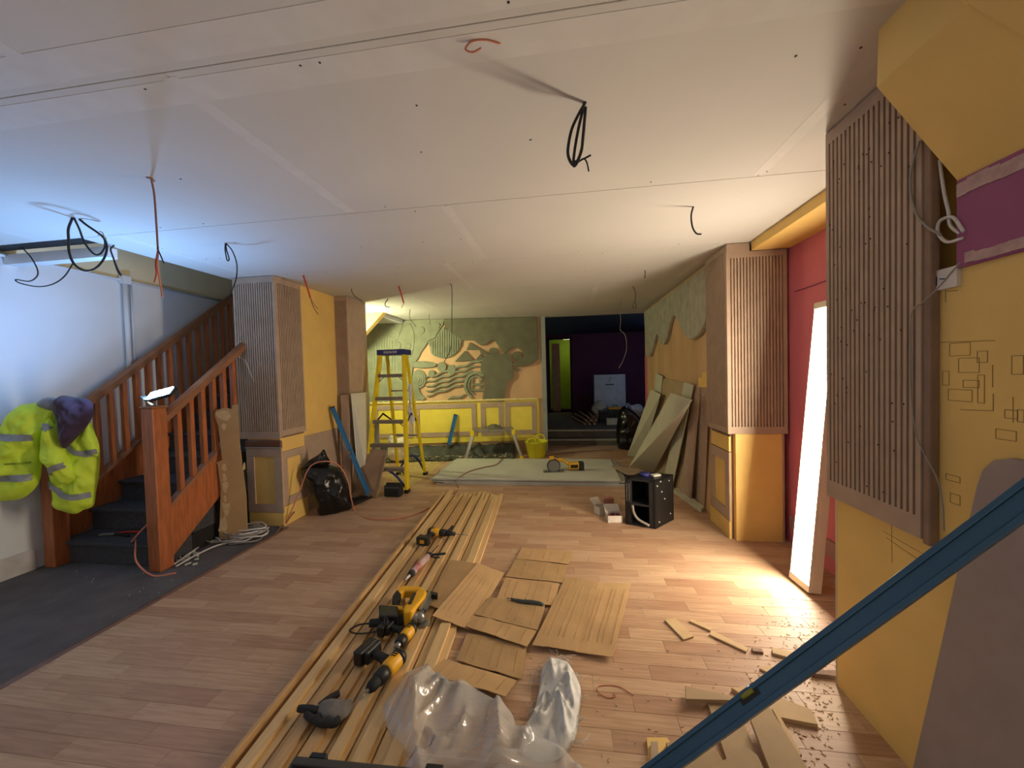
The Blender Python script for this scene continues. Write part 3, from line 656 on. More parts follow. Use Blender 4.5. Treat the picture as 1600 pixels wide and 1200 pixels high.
# leaning batten light in the pink alcove
bA, bB = V((1.545, 2.70, .015)), V((1.534, 2.90, .015))
top = WX(1291, 470, 1.755); ln = (top-(bA+bB)/2); up_ = ln.normalized(); wv_ = (bB-bA).normalized(); nn = up_.cross(wv_).normalized()
if nn.x > 0: nn = -nn
L_ = ln.length
t = thing('batten_light', 'tall lit strip light leaning in the pink alcove', 'light', tuple((bA+bB)/2+V((.03, 0, -.015))))
m_body = M('cream_light_body', (226, 214, 190), .5, var=.04)
bw = (bB-bA).length
B().obox(bA-nn*.07, wv_*bw, up_*L_, nn*.055).build('housing', m_body, t, bevel=.004)
for e_ in (0, L_-.045): B().obox(bA-nn*.015+up_*e_, wv_*bw, up_*.045, nn*.028).build('end_cap', m_body, t, bevel=.003)
B().obox(bA+wv_*.008-nn*.015+up_*.045, wv_*(bw-.016), up_*(L_-.09), nn*.022).build('diffuser', emitm('lit_warm_diffuser', (255, 238, 212), TUBE_E), t)
for q_ in (bA, bA+wv_*(bw-.0075)): B().obox(q_-nn*.015+up_*.045, wv_*.0075, up_*(L_-.09), nn*.0235).build('side_lip', m_body, t)  # baffles added to keep the diffuser from lighting the pillar sideways
# rechargeable work light on the newel post
nc = V((-3.255, 2.615, 1.318)); c0 = WX(268, 614, -3.20); c0 = V((-3.17, 2.60, 1.42))
t = thing('work_light', 'small lit white floodlight propped on the stair newel post', 'light', tuple(nc))
n_ = V((-.06, -.6, .8)).normalized(); s_ = V((.93, .30, .18)); s_ = (s_-n_*s_.dot(n_)).normalized(); u_ = n_.cross(s_)
O = c0-s_*.095-u_*.055
B().obox(O-n_*.03, s_*.19, u_*.11, n_*.028).build('housing', m_blk, t, bevel=.006)
B().obox(O+s_*.012+u_*.012-n_*.004, s_*.166, u_*.086, n_*.008).build('lamp_face', emitm('lit_cold_led', (128, 184, 255), LED_E), t)
b = B(); b.tube([c0-s_*.09-n_*.02, nc+V((-.03, 0, .05)), nc+V((-.03, -.02, .004))], .006, 6, 3); b.tube([c0+s_*.03-n_*.02, nc+V((.03, .0, .05)), nc+V((.04, -.02, .004))], .006, 6, 3); b.build('stand', m_gre, t)
q = thing('paint_brush', 'wooden handled brush lying over the newel beside the work light', 'brush', tuple(nc+V((.06, -.05, 0))))
B().bar(nc+V((0, -.05, .05)), nc+V((.10, -.09, .012)), .018, .012).build('handle', m_pine, q, bevel=.004); B().bar(nc+V((-.06, -.026, .075)), nc+V((0, -.05, .05)), .03, .014).build('ferrule', m_gre, q)
# assumed work lamp, unseen behind the rear left pillar, throwing light on the relief
t = thing('tripod_lamp', 'assumed lit work lamp on a tripod, unseen behind the rear left pillar', 'light', (-3.35, 5.35, 0))
b = B(); b.cyl((-3.35, 5.35, .5), (-3.35, 5.35, 1.95), .014)
for k in range(3):
    a = k*2.1+.4; b.tube([(-3.35, 5.35, .62), (-3.35+.3*math.cos(a), 5.35+.3*math.sin(a), .004)], .01, 6, 1)
b.build('tripod', m_gre, t)
n_ = V((.62, .76, .10)).normalized(); s_ = n_.cross(Z).normalized(); u_ = s_.cross(n_); O = V((-3.35, 5.35, 1.98))-s_*.12
B().obox(O-n_*.05, s_*.24, u_*.17, n_*.05).build('head', m_blk, t, bevel=.006); B().obox(O+s_*.015+u_*.015, s_*.21, u_*.14, n_*.004).build('lamp_face', emitm('lit_green_white_led', (250, 250, 196), BACK_E), t)

# ================================================================ CEILING CABLES
def hang(name, lab, cat, anchor, strands, par=None):
    a = F(anchor[0], anchor[1], CEIL); f = VPL(a); multi = len(strands) > 1
    if multi: t = thing(name, lab, cat, tuple(a))
    for i, (nm, pts, r, mm) in enumerate(strands):
        P = [f(x, y) for x, y in pts]
        for k, p in enumerate(P):
            d = V((-a.x, -a.y, 0)).normalized(); P[k] = p+d*(.012*math.sin(k*1.3+i*2)*(k > 0)); P[k].z = min(P[k].z, CEIL-.002)
        b = B(); b.tube([P[0]+V((0, 0, .012))]+P, r, 6, 6)
        if multi: b.build(nm, mm, t)
        else: tag(b.build(name, mm), lab, cat)
hang('hanging_cable', 'thick black looped cable bundle hanging from mid ceiling', 'cable', (914, 160), [
    ('loop', [(914, 160), (905, 180), (893, 205), (887, 235), (892, 252), (899, 257), (908, 240), (911, 215), (915, 165)], .006, m_blkc),
    ('loop', [(913, 161), (904, 200), (898, 230), (896, 257), (902, 256), (909, 235), (910, 220)], .006, m_blkc),
    ('cable_tail', [(899, 256), (908, 248), (916, 247), (923, 245)], .004, m_blkc), ('cable_tail', [(905, 252), (912, 250), (917, 256), (920, 267)], .003, m_blkc)])
hang('hanging_cable', 'short black cable with a hooked end hanging near the yellow beam', 'cable', (1083, 323), [('c', [(1083, 323), (1080, 338), (1082, 355), (1088, 364), (1096, 365)], .0055, m_blkc)])
hang('hanging_cable', 'tangle of thick black cable loops with bare ends by the stairwell', 'cable', (113, 340), [
    ('loop', [(113, 340), (107, 358), (107, 372), (108, 393), (116, 412), (133, 423), (150, 419), (163, 403), (167, 385), (162, 371), (150, 362), (136, 353), (124, 342)], .0065, m_blkc),
    ('loop', [(116, 341), (124, 358), (132, 378), (145, 395), (155, 398), (163, 388), (164, 374)], .0055, m_blkc),
    ('bare_end', [(165, 374), (158, 366), (153, 368)], .003, m_grc), ('bare_end', [(163, 372), (160, 364), (155, 362)], .003, m_grc)])
hang('hanging_cable', 'long black cable drooping in a wide loop in front of the white stairwell wall', 'cable', (36, 388), [('c', [(36, 388), (48, 402), (58, 420), (58, 431), (46, 439), (25, 437), (32, 443), (60, 448), (84, 443), (102, 430), (116, 408), (120, 392), (120, 379)], .0045, m_blkc)])
hang('hanging_cable', 'short black cable loop beside the cable tangle', 'cable', (178, 383), [('c', [(178, 383), (173, 390), (177, 403), (183, 418), (189, 430), (184, 424), (178, 408)], .0055, m_blkc)])
hang('hanging_cable', 'long brown cable with red and brown split ends hanging by the stairs', 'cable', (236, 278), [
    ('cable', [(236, 278), (241, 305), (244, 345), (247, 393)], .0045, m_brnc), ('core', [(247, 393), (246, 415), (250, 440), (254, 464)], .004, m_orgc),
    ('core', [(246, 393), (243, 410), (244, 428), (241, 442)], .003, m_redc), ('core', [(247, 390), (251, 400), (256, 412)], .003, m_blkc), ('knot', [(230, 277), (236, 279), (241, 282), (237, 276)], .004, m_brnc)])
hang('hanging_cable', 'black cable with a small loop hanging over the staircase pillar', 'cable', (352, 380), [('loop', [(352, 380), (352, 392), (355, 407), (358, 404), (354, 390), (353, 381)], .0045, m_blkc), ('tail', [(354, 381), (363, 392), (370, 412), (369, 435), (362, 455), (358, 463)], .0045, m_blkc)])
hang('hanging_cable', 'red cable with two black ends hanging before the yellow return wall', 'cable', (474, 430), [('sheath', [(474, 430), (479, 446), (485, 466)], .008, m_redc), ('core', [(485, 464), (489, 478), (497, 491)], .003, m_blkc), ('core', [(485, 466), (490, 474), (497, 483)], .003, m_brnc)])
hang('hanging_cable', 'red cable stub hanging over the step ladder', 'cable', (623, 447), [('sheath', [(623, 447), (627, 460), (631, 474)], .008, m_redc), ('core', [(631, 474), (629, 478), (627, 481)], .003, m_blkc)])
for lab, a, pts, r in (('thin black cable lying towards the narrow left pillar', (549, 451), [(549, 451), (551, 459), (557, 465), (566, 470)], .004),
                       ('short hooked black cable left of the red stub over the ladder', (606, 467), [(606, 467), (602, 474), (603, 479), (609, 480)], .006),
                       ('very long thin black cable hanging in front of the plaster relief', (703, 443), [(703, 443), (706, 450), (706, 490), (706, 520), (704, 545), (694, 566)], .004),
                       ('thin curved cable hanging just above the ladder cap', (641, 483), [(641, 483), (640, 496), (645, 504), (650, 510)], .004),
                       ('short thin cable at the top of the relief', (671, 491), [(671, 491), (671, 499), (672, 507)], .004),
                       ('short black cable stub near the dripping plaster', (1008, 422), [(1008, 422), (1008, 429), (1007, 435)], .004),
                       ('black cable with a small end loop near the dark opening', (989, 447), [(989, 447), (993, 458), (992, 470), (989, 479), (994, 480), (993, 472)], .0035),
                       ('orange wire curling out of the near ceiling', (750, 66), [(780, 57), (760, 60), (738, 66), (727, 73), (738, 77), (752, 76)], .003)):
    hang('hanging_cable', lab, 'cable', a, [('c', pts, r, m_orgc if 'orange' in lab else m_blkc)])
a = F(972, 466, CEIL); f_ = VPL(a); tag(B().tube([f_(x, y) for x, y in ((972, 465), (968, 480), (970, 500), (969, 515), (977, 524), (979, 545), (974, 562), (967, 575))], .005, 6, 5).build('hanging_cable', m_grc), 'pale grey cable hanging in the dark opening', 'cable')

# ================================================================ STEP LADDER
t = thing('step_ladder', 'yellow fibreglass step ladder with dark blue cap and grey treads', 'ladder', (-2.35, 5.0, 0))
FR, FL_, RR, RL = V((-2.06, 4.66, 0)), V((-2.64, 4.66, 0)), V((-2.14, 5.52, 0)), V((-2.57, 5.52, 0))
cx = WY(615, 552, 4.98); cz = 1.80
TR, TL = V((cx.x+.17, 4.93, cz)), V((cx.x-.17, 4.93, cz)); UR, UL = V((cx.x+.14, 5.07, cz)), V((cx.x-.14, 5.07, cz))
for p0, p1 in ((FR, TR), (FL_, TL)): B().bar(p0, p1, .036, .075, up=(0, 1, 0)).build('front_rail', m_lady, t, bevel=.004)
for p0, p1 in ((RR, UR), (RL, UL)): B().bar(p0, p1, .032, .05, up=(0, 1, 0)).build('rear_rail', m_lady, t, bevel=.004)
b = B(); b.cbox((cx.x, 5.0, cz+.03), (.40, .24, .075)); cap = b.build('top_cap', m_blu, t, bevel=.012)
plab(B().cbox((cx.x, 4.877, cz+.03), (.19, .004, .032)).build('cap_label', M('worn_pale_print', (150, 152, 170), .5, var=.5, scale=60), cap, bevel=.001), 'worn pale oval print')
m_tr = M('grey_ladder_tread', (128, 116, 104), .5, metal=.3, var=.12)
for k in range(1, 6):
    q = k*.305/1.80; p0, p1 = FL_.lerp(TL, q), FR.lerp(TR, q)
    b = B(); b.cbox((p0+p1)/2+V((0, .0, -.012)), ((p1-p0).length-.03, .085, .045)); b.build('tread', m_tr, t, bevel=.003)
    if k in (1, 3, 5):
        b = B()
        for p, s in ((p0, 1), (p1, -1)): b.bar(p+V((s*.015, 0, -.09)), p+V((s*.09, 0, -.025)), .02, .006)
        b.build('tread_brace', m_dark if k == 1 else m_tr, t)
for k in (.35, .72):
    p0, p1 = RL.lerp(UL, k), RR.lerp(UR, k); B().bar(p0, p1, .03, .02).build('rear_brace', m_tr, t)
for a_, c_ in ((FL_, RL), (FR, RR)):
    k1 = .47; p0 = a_.lerp(TL if a_ is FL_ else TR, k1); p1 = c_.lerp(UL if c_ is RL else UR, k1); mid = (p0+p1)/2+V((0, 0, .14))
    b = B(); b.bar(p0, mid, .008, .022); b.bar(mid, p1, .008, .022); b.build('spreader', m_dark, t)
for p, q in ((FL_, V((.32, 0, 0))), (FR, V((-.32, 0, 0)))):
    p2 = p+V((0, .02, .33))+q*.05; b = B(); b.tube([p+V((0, .02, .02)), p+q*.45+V((0, .02, .2)), p+q*.85+V((0, .02, .29))], .016, 8, 5); b.build('foot_brace', m_blu, t)
for p, q in ((RL, V((.22, 0, 0))), (RR, V((-.22, 0, 0)))):
    b = B(); b.tube([p+V((0, 0, .03)), p+q*.5+V((0, 0, .23)), p+q+V((0, 0, .31))], .016, 8, 5); b.build('foot_brace', m_blu, t)
for p in (FL_, FR, RL, RR): B().cbox(p+V((0, 0, .022)), (.05, .085, .044)).build('rubber_foot', m_blk, t, bevel=.004)

# ================================================================ TRIMS OF SHEETS, BOARDS
# plasterboard stack on the floor
random.seed(11)
for k in range(7):
    ox, oy = (random.uniform(-.12, .12), random.uniform(-.03, .03)) if k < 6 else (-.05, 0); z0 = .0005+k*.0128
    b = B(); b.box((-1.80+ox, 5.04+oy, z0), (.72+ox, 6.24+oy, z0+.0125)); n = b.build('plasterboard', m_gib if k == 6 else m_gibe, bevel=.002)
    tag(n, 'pale grey plasterboard sheet on top of the floor stack' if k == 6 else 'plasterboard sheet in the floor stack underneath the top sheet', 'plasterboard', 'plasterboard sheets stacked on the floor')
STK = 7*.0128
b = B(); 
tag(B().obox(F(980, 742, STK)+V((0, 0, .001)), (.36, -.10, 0), (-.16, .42, 0), (0, 0, .012)).build('board_offcut', m_mdf), 'small brown board offcut lying across the plasterboard stack corner', 'offcut')
def lean(name, lab, bl, br, tl, tr, Xt, th, mat, floor_z=0., cat='board', Yt=None):
    b0, b1 = F(*bl, floor_z), F(*br, floor_z); g = (lambda q: WX(*q, Xt)) if Yt is None else (lambda q: WY(*q, Yt))
    t0, t1 = g(tl), g(tr); n = (b1-b0).cross(t0-b0).normalized()
    if n.dot(CAM-b0) > 0: n = -n
    b = B(); P = [b0, b1, t1, t0]
    low = min(0, n.z)*th
    for p in P: p.z += -low+.001
    b.prism(P, n*th); return tag(b.build(name, mat, bevel=.002), lab, cat)
m_cb = M('cream_faced_board', (200, 196, 172), .7, var=.04)
lean('leaning_board', 'cream faced board leaning steeply in front of the other boards by the plywood wall', (982, 731), (1021, 738), (1048, 615), (1081, 626), 1.22, .012, m_cb)
lean('leaning_board', 'narrow board seen edge-on leaning beside the black sack', (980, 712), (1003, 716), (1017, 609), (1032, 617), 1.30, .012, m_cb)
lean('leaning_board', 'narrow pale strip of board standing against the plywood wall', (1011, 722), (1020, 725), (1025, 583), (1035, 588), 1.385, .014, m_cb)
lean('leaning_board', 'wide tan board standing against the plywood wall', (1022, 735), (1066, 770), (1035, 591), (1079, 600), 1.405, .012, M('tan_board', (176, 152, 116), .7, var=.07))
lean('leaning_board', 'short white strip of board leaning on the tan board', (1036, 752), (1050, 762), (1069, 597), (1083, 602), 1.33, .012, m_cb)
lean('leaning_board', 'grey brown board standing on edge between tan board and pillar', (1062, 772), (1078, 784), (1084, 601), (1093, 605), 1.37, .015, m_mdf)
br_ = lean('leaning_board', 'brown board with white filler spots standing next to the alcove pillar', (1082, 777), (1099, 797), (1092, 604), (1106, 604), 1.385, .015, m_mdf)
b = B()
for (x, y) in ((1098, 617), (1097, 640), (1096, 660), (1095, 690), (1093, 712), (1104, 690), (1091, 738)):
    p = WX(x, y, 1.375-.03*(y-600)/190); b.ball(p, .011, 4, (.15, 1, 1.6))
stuff(b.build('filler_spot', m_gib, br_), 'white filler spots')
tag(B().prism([WX(x, y, 1.375) for x, y in ((1091, 590), (1097, 590), (1097, 582), (1106, 582), (1106, 605), (1091, 605))], (.012, 0, 0)).build('board_offcut', m_yel), 'small stepped yellow offcut propped on the filler-spotted board', 'offcut')
tag(B().obox(F(1052, 770), F(1095, 801)-F(1052, 770), F(1102, 797)-F(1095, 801), (0, 0, .04)).build('skirting_offcut', m_cb, bevel=.003), 'cream length of board lying on the floor beside the black rack case', 'offcut')
# left group
lean('leaning_board', 'brown board with stains leaning before the step ladder', (549, 774), (588, 779), (551, 700), (605, 704), 0, .015, M('stained_mdf', (150, 124, 96), .7, var=.16, scale=9), Yt=4.72)
lean('leaning_board', 'tall white board leaning on the narrow left pillar', (561, 770), (578, 769), (548, 615), (577, 613), -2.70, .012, M('white_faced_board', (214, 212, 196), .6, var=.05))
lean('leaning_board', 'narrow brown board standing against the narrow left pillar', (538, 776), (548, 776), (532, 618), (545, 617), 0, .018, m_mdf, Yt=4.55)
lean('leaning_board', 'short pale board strip standing behind the ladder', (587, 748), (595, 748), (584, 661), (592, 663), 0, .015, m_gib, Yt=5.1)
# torn cardboard strip at the stairs
f_ = lambda x, y: PL(x, y, V((-3.20, 3.12, 0)), V((.35, -.94, .0)).normalized())
o_ = [(342, 836), (345, 760), (340, 722), (337, 719), (347, 715), (344, 690), (341, 662), (335, 645), (337, 637), (352, 633), (362, 636), (363, 629), (371, 628), (371, 640), (374, 690), (379, 730), (384, 770), (386, 826), (386, 838)]
P = [f_(*q) for q in o_]; zmin = min(p.z for p in P); P = [p-V((0, 0, zmin-.006)) for p in P]
t = thing('torn_cardboard', 'tall torn brown cardboard strip with peeled patches standing by the staircase', 'cardboard', (P[0].x, P[0].y, 0))
nn_ = V((.35, -.94, 0)).normalized(); B().prism(P, -nn_*.012).build('sheet', m_card, t)
rn = random.Random(4); m_peel = M('peeled_paper', (206, 178, 132), .9, var=.12, scale=20)
for (x, y, rx, ry) in ((351, 647, 15, 9), (351, 728, 4, 7), (351, 742, 4, 6), (352, 757, 5, 8), (353, 790, 7, 14), (349, 815, 8, 15), (381, 725, 3, 7), (350, 664, 4, 6), (352, 775, 3, 5)):
    pts = []
    for k in range(10):
        a = 2*math.pi*k/10; r_ = rn.uniform(.5, 1.25); pts.append(f_(x+rx*r_*math.cos(a), y+ry*r_*math.sin(a))-V((0, 0, zmin-.006))+nn_*.001)
    plab(B().prism(pts, nn_*.0015).build('peeled_patch', m_peel, t), 'pale peeled paper patch')
# ================================================================ HI-VIS JACKET AND FLEECE ON THE LEFT NEWEL
jp = V((-4.20, 2.25, 0)); jq = V((-3.78, 2.50, 0)); jn = V((jq.y-jp.y, -(jq.x-jp.x), 0)).normalized()
if jn.dot(CAM-jp) < 0: jn = -jn
def J(x, y, o=0.): return PL(x, y, jp+jn*o, jn)
t = thing('hi_vis_jacket', 'fluorescent yellow work jacket with grey reflective bands hung over the stair post', 'jacket', tuple(J(80, 800)))
def stripe(on, seg, w, nm='reflective_band', par=None, mat=None, off=0.):
    b = B(); P = [V((x, y, 0)) for x, y in seg]; S = spline(P, 6); vs = []; fs = []
    for i, p in enumerate(S):
        d = (S[min(i+1, len(S)-1)]-S[max(i-1, 0)]).normalized(); nrm = V((-d.y, d.x, 0))
        for k in (-1, -.33, .33, 1): vs.append(on(J(p.x+nrm.x*w/2*k, p.y+nrm.y*w/2*k, off))+jn*.012)
    for i in range(len(S)-1):
        for k in range(3): fs.append((i*4+k, i*4+k+1, i*4+5+k, i*4+4+k))
    b.add(vs, fs, True); return b.build(nm, mat or m_refl, par)
b = B(); on = b.puff([J(x, y) for x, y in ((14, 648), (30, 634), (52, 630), (76, 627), (92, 636), (84, 660), (70, 690), (66, 725), (62, 752), (48, 770), (30, 780), (0, 783), (-14, 778), (-10, 730), (-4, 690), (4, 665))], jn, .10, .35, 14, .05, 8, seed=1)
bd = b.build('body', m_hiv, t); stripe(on, [(4, 680), (30, 681), (66, 681)], 10, par=bd); stripe(on, [(-8, 745), (25, 744), (60, 742)], 10, par=bd)
stripe(on, [(22, 722), (40, 721), (58, 720)], 3, 'pocket_flap', bd, M('hi_vis_seam', (150, 168, 26), .7))
b = B(); on = b.puff([J(x, y, .05) for x, y in ((74, 655), (86, 664), (98, 690), (108, 715), (118, 742), (113, 752), (101, 757), (88, 745), (76, 728), (66, 716), (66, 690))], jn, .085, .4, 12, .035, 10, seed=2)
s1 = b.build('sleeve', m_hiv, t); stripe(on, [(70, 668), (77, 664), (85, 670)], 8, par=s1, off=.05); stripe(on, [(80, 740), (95, 729), (110, 724)], 9, par=s1, off=.05)
b = B(); on = b.puff([J(x, y, -.02) for x, y in ((88, 650), (110, 648), (138, 655), (150, 680), (156, 702), (155, 740), (150, 770), (146, 790), (130, 797), (118, 803), (98, 799), (83, 792), (82, 770), (80, 740), (84, 700))], jn, .075, .4, 12, .045, 9, seed=3)
s2 = b.build('front_panel', m_hiv, t); stripe(on, [(110, 690), (125, 702), (140, 707), (155, 706)], 9, par=s2, off=-.02); stripe(on, [(80, 752), (100, 765), (122, 772), (147, 771)], 9, par=s2, off=-.02)
b = B(); on = b.puff([J(x, y, .03) for x, y in ((136, 664), (148, 678), (155, 695), (154, 712), (146, 712), (134, 700), (126, 684))], jn, .05, .4, 8, .01, 10, seed=4)
s3 = b.build('sleeve', m_hiv, t); stripe(on, [(130, 707), (142, 706), (155, 704)], 8, par=s3, off=.03)
b = B(); b.puff([J(x, y, .02) for x, y in ((58, 632), (68, 622), (84, 621), (92, 630), (88, 642), (74, 640))], jn, .05, .4, 6); b.build('collar', m_refl, t)
b = B(); b.puff([J(x, y, .085) for x, y in ((84, 640), (86, 625), (98, 618), (118, 621), (136, 623), (146, 634), (143, 655), (128, 675), (112, 692), (100, 701), (94, 688), (90, 665))], jn, .07, .5, 12, .045, 11, seed=6)
tag(b.build('fleece', m_hood), 'dark purple fleece draped over the shoulder of the yellow work jacket', 'clothing')

# things on the stairs
p = V((-4.02, 2.74, .192)); t = thing('pliers', 'grey pliers lying on the bottom stair tread', 'tool', tuple(p))
b = B(); b.bar(p+V((0, 0, .012)), p+V((.12, .03, .012)), .03, .018); b.build('jaw', m_gre, t, bevel=.004)
for s in (0, 1): B().tube([p+V((.10, .03, .012)), p+V((.2, .02+.05*s, .012)), p+V((.30, .0+.08*s, .012))], .010, 6, 4).build('handle', m_redc if s else m_blkm, t)
p = V((-3.52, 2.86, .384)); t = thing('tool_case', 'open black tool case with pale rim on the second stair', 'case', tuple(p))
b = B(); b.cbox(p+V((0, .04, .035)), (.22, .13, .06), .1); b.build('tray', m_blk, t, bevel=.01)
b = B(); q = [p+V((x, y, .07)) for x, y in ((-.12, -.03), (.12, -.01), (.11, .12), (-.12, .10), (-.12, -.03))]; b.tube(q, .008, 6, 1); b.build('rim', m_whc, t)
tag(B().tube([V((-3.42, 2.86, .40)), V((-3.40, 2.66, .36)), V((-3.50, 2.60, .23)), V((-3.58, 2.68, .20)), V((-3.45, 2.585, .215)), V((-3.38, 2.53, .10)), V((-3.2, 2.50, .012)), V((-3.05, 2.55, .012))], .007, 6, 7).build('power_lead', m_orgc), 'pinkish orange power lead trailing down the stairs', 'cable')
# pale cable heap by the stair string
rn = random.Random(5); t = thing('cable_heap', 'tangled heap of white cables on the carpet edge beside the stair string', 'cable', tuple(F(360, 850)))
for k in range(9):
    a0 = rn.uniform(0, 6); ce_ = F(372+rn.uniform(-22, 22), 842+rn.uniform(-5, 6)); pts = []
    for j in range(12):
        a = a0+j*.62; pts.append(ce_+V((.15*math.cos(a)*(1+.2*rn.random()), .10*math.sin(a), .012+.008*k+.02*rn.random())))
    B().tube(pts, .007, 6, 4).build('coil', m_whc if k % 3 else m_grc, t)
for pts in ([(272, 882), (300, 862), (325, 846), (350, 838)], [(275, 885), (305, 868), (340, 852), (372, 845)], [(285, 868), (318, 850), (345, 842)], [(300, 858), (318, 836), (329, 820)], [(350, 850), (390, 838), (420, 824), (395, 832)]):
    B().tube([F(x, y, .015+.006*(i % 2)) for i, (x, y) in enumerate(pts)], .0075, 6, 5).build('strand', m_whc if len(pts) > 3 else m_gib, t)
b = B()
for k in range(26): b.cbox(F(272+rn.uniform(0, 40), 884-rn.uniform(0, 22))+V((0, 0, .014)), (rn.uniform(.012, .05), .012, .012), rn.uniform(0, 3))
stuff(b.build('scrap', m_gib, t), 'crumbs of cable clips and scraps')

# ================================================================ BLACK BIN BAG, LEVELS, RADIO
bp = F(522, 806)+V((-.03, .14, 0)); bn = V((-bp.x, -bp.y, 0)).normalized(); g = lambda x, y, o=0.: PL(x, y, bp+bn*o, bn)
t = thing('bin_bag', 'full shiny black bin bag slumped against the staircase pillar base', 'bag', tuple(bp))
ol = [(470, 735), (478, 726), (492, 724), (506, 726), (520, 727), (532, 735), (542, 752), (548, 772), (551, 792), (536, 800), (512, 806), (499, 806), (493, 790), (486, 774), (478, 752)]
b = B(); b.puff([g(*q) for q in ol], bn, .15, .8, 12, .03, 8, seed=3); b.build('sack', m_bag, t)
b = B(); b.puff([g(x, y, .02) for x, y in ((470, 733), (482, 720), (498, 710), (506, 702), (511, 712), (516, 724), (500, 730), (484, 732))], bn, .06, .6, 8, .03, 16, seed=8); b.build('gathered_neck', m_bag, t)
b = B(); b.puff([g(x, y, .02) for x, y in ((499, 803), (512, 803), (532, 800), (506, 811), (498, 816))], bn, .04, .5, 5, .01, 20); b.build('corner', m_bag, t)
# orange cable arching over the bag
cp_ = [g(442, 822, .18), g(450, 810, .2), g(468, 768, .2), g(480, 736, .2), g(492, 724, .2), g(512, 721, .2), g(530, 728, .2), g(543, 750, .22), g(549, 780, .2)]+[F(x, y, .008) for x, y in ((556, 800), (575, 810), (610, 811), (650, 803), (690, 783), (715, 766))]
cp_[0].z = .01; tag(B().tube(cp_, .006, 6, 6).build('power_lead', m_orgc), 'pinkish orange power lead arching over the black bin bag and across the floor', 'cable')
b = B(); b.tube([F(447, 818, .06), F(455, 806, .1), F(464, 795, .07), F(450, 812, .02), F(430, 835, .01), F(440, 822, .05)], .006, 6, 6); tag(b.build('power_lead', m_brnc), 'brown lead looped at the corner of the staircase pillar base', 'cable')
def level(lab, p0, p1, wd, th, mat, face, vial=.5, ends=True):
    p0, p1 = V(p0), V(p1); t = thing('spirit_level', lab, 'spirit level', tuple(p0)); d = (p1-p0).normalized(); fn = V(face); fn = (fn-d*fn.dot(d)).normalized(); sd = d.cross(fn); L0 = (p1-p0).length
    b = B()
    # I-section: two flanges and a recessed web
    for s in (-1, 1): b.obox(p0+sd*(s*wd/2-(wd*.22 if s > 0 else 0))-fn*th/2, d*L0, sd*wd*.22, fn*th)
    b.obox(p0-sd*wd*.28-fn*th*.30, d*L0, sd*wd*.56, fn*th*.6); b.build('body', mat, t, bevel=.0015)
    if ends:
        for q in (p0-d*.006, p1-d*.012): B().obox(q-sd*wd/2*1.02-fn*th/2*1.02, d*.018, sd*wd*1.02, fn*th*1.02).build('end_cap', m_blk, t)
    c = p0.lerp(p1, vial); v = B().obox(c-d*.035-sd*wd*.52-fn*th*.38, d*.07, sd*wd*.5, fn*th*.76).build('vial_window', m_blk, t)
    B().cyl(c-d*.022-sd*wd*.3+fn*th*.34, c+d*.022-sd*wd*.3+fn*th*.34, .007, n=10).build('vial', M('vial_liquid', (150, 150, 50), .1, var=0), v)
    return t
b0 = F(577, 776); level('long blue spirit level leaning from the floor beside the black bin bag', b0+V((0, 0, .012)), WX(519, 636, -2.88)-V((0, 0, 0)), .056, .026, m_lvl, CAM-b0)
b0 = F(701, 697, .02); level('short blue spirit level leaning against the lemon panelling', BW(701, 696, .16), BW(712, 648, .05), .07, .03, m_lvl, CAM-b0)
# foreground level against the near wall
A_, Bq = CAM+ray(1033, 1200)*1.25, CAM+ray(1600, 782)*.86; dd_ = (Bq-A_).normalized(); p0 = A_-dd_*((A_.z-.02)/dd_.z); p1 = A_+dd_*((1.205-.02-A_.x)/dd_.x)
vt = (CAM+ray(1188, 1093)*1.14-p0).length/(p1-p0).length
level('dark blue long spirit level leaning across to the near yellow wall', p0, p1, .056, .028, m_lvld, V((-.45, -.62, .62)), vt)
# site radio / black tray
p = (F(597, 779)+F(625, 777))/2+V((0, .08, 0)); t = thing('site_radio', 'small black site radio on the floor in front of the step ladder', 'radio', tuple(p))
B().cbox(p+V((0, 0, .075)), (.215, .12, .145)).build('case', m_blkm, t, bevel=.02)
b = B()
for k in (-1, 0, 1): b.cbox(p+V((k*.062, -.061, .055)), (.052, .006, .06))
b.build('speaker_grille', m_dark, t); B().cbox(p+V((0, -.062, .122)), (.19, .006, .022)).build('dial_strip', M('dark_grey_plastic', (70, 68, 64), .5), t)
b = B(); b.tube([p+V((-.09, 0, .15)), p+V((-.09, -.01, .165)), p+V((.09, -.01, .165)), p+V((.09, 0, .15))], .007, 6, 1); b.build('handle', m_blk, t)
P = [F(x, y) for x, y in ((548, 793), (581, 778), (573, 774), (550, 781))]; t = thing('dust_pan', 'flat black tray on the floor beside the leaning blue level', 'tray', tuple(P[0]))
B().prism(P, (0, 0, .012)).build('tray', m_blk, t); b = B(); b.tube([q+V((0, 0, .02)) for q in P], .008, 6, 1); b.build('rim', m_blkm, t)

# ================================================================ BACK AREA
sp = F(622, 722); sn = V((.3, -.95, 0)).normalized(); g = lambda x, y, o=0.: PL(x, y, sp+sn*o, sn)
t = thing('plaster_sack', 'crumpled open white paper sack behind the step ladder', 'sack', tuple(sp))
b = B(); b.puff([g(x, y) for x, y in ((607, 716), (606, 700), (607, 686), (612, 680), (620, 684), (632, 683), (641, 690), (637, 702), (632, 712), (630, 719), (618, 721))], sn, .16, .7, 10, .05, 7, seed=4); b.build('sack_body', M('white_paper_sack', (224, 214, 186), .8, var=.12, scale=6, bump=.4), t)
b = B(); b.puff([g(x, y, .08) for x, y in ((607, 690), (609, 681), (614, 684), (622, 688), (612, 692))], sn, .04, .5, 5, .02, 20); b.build('torn_mouth', m_gib, t)
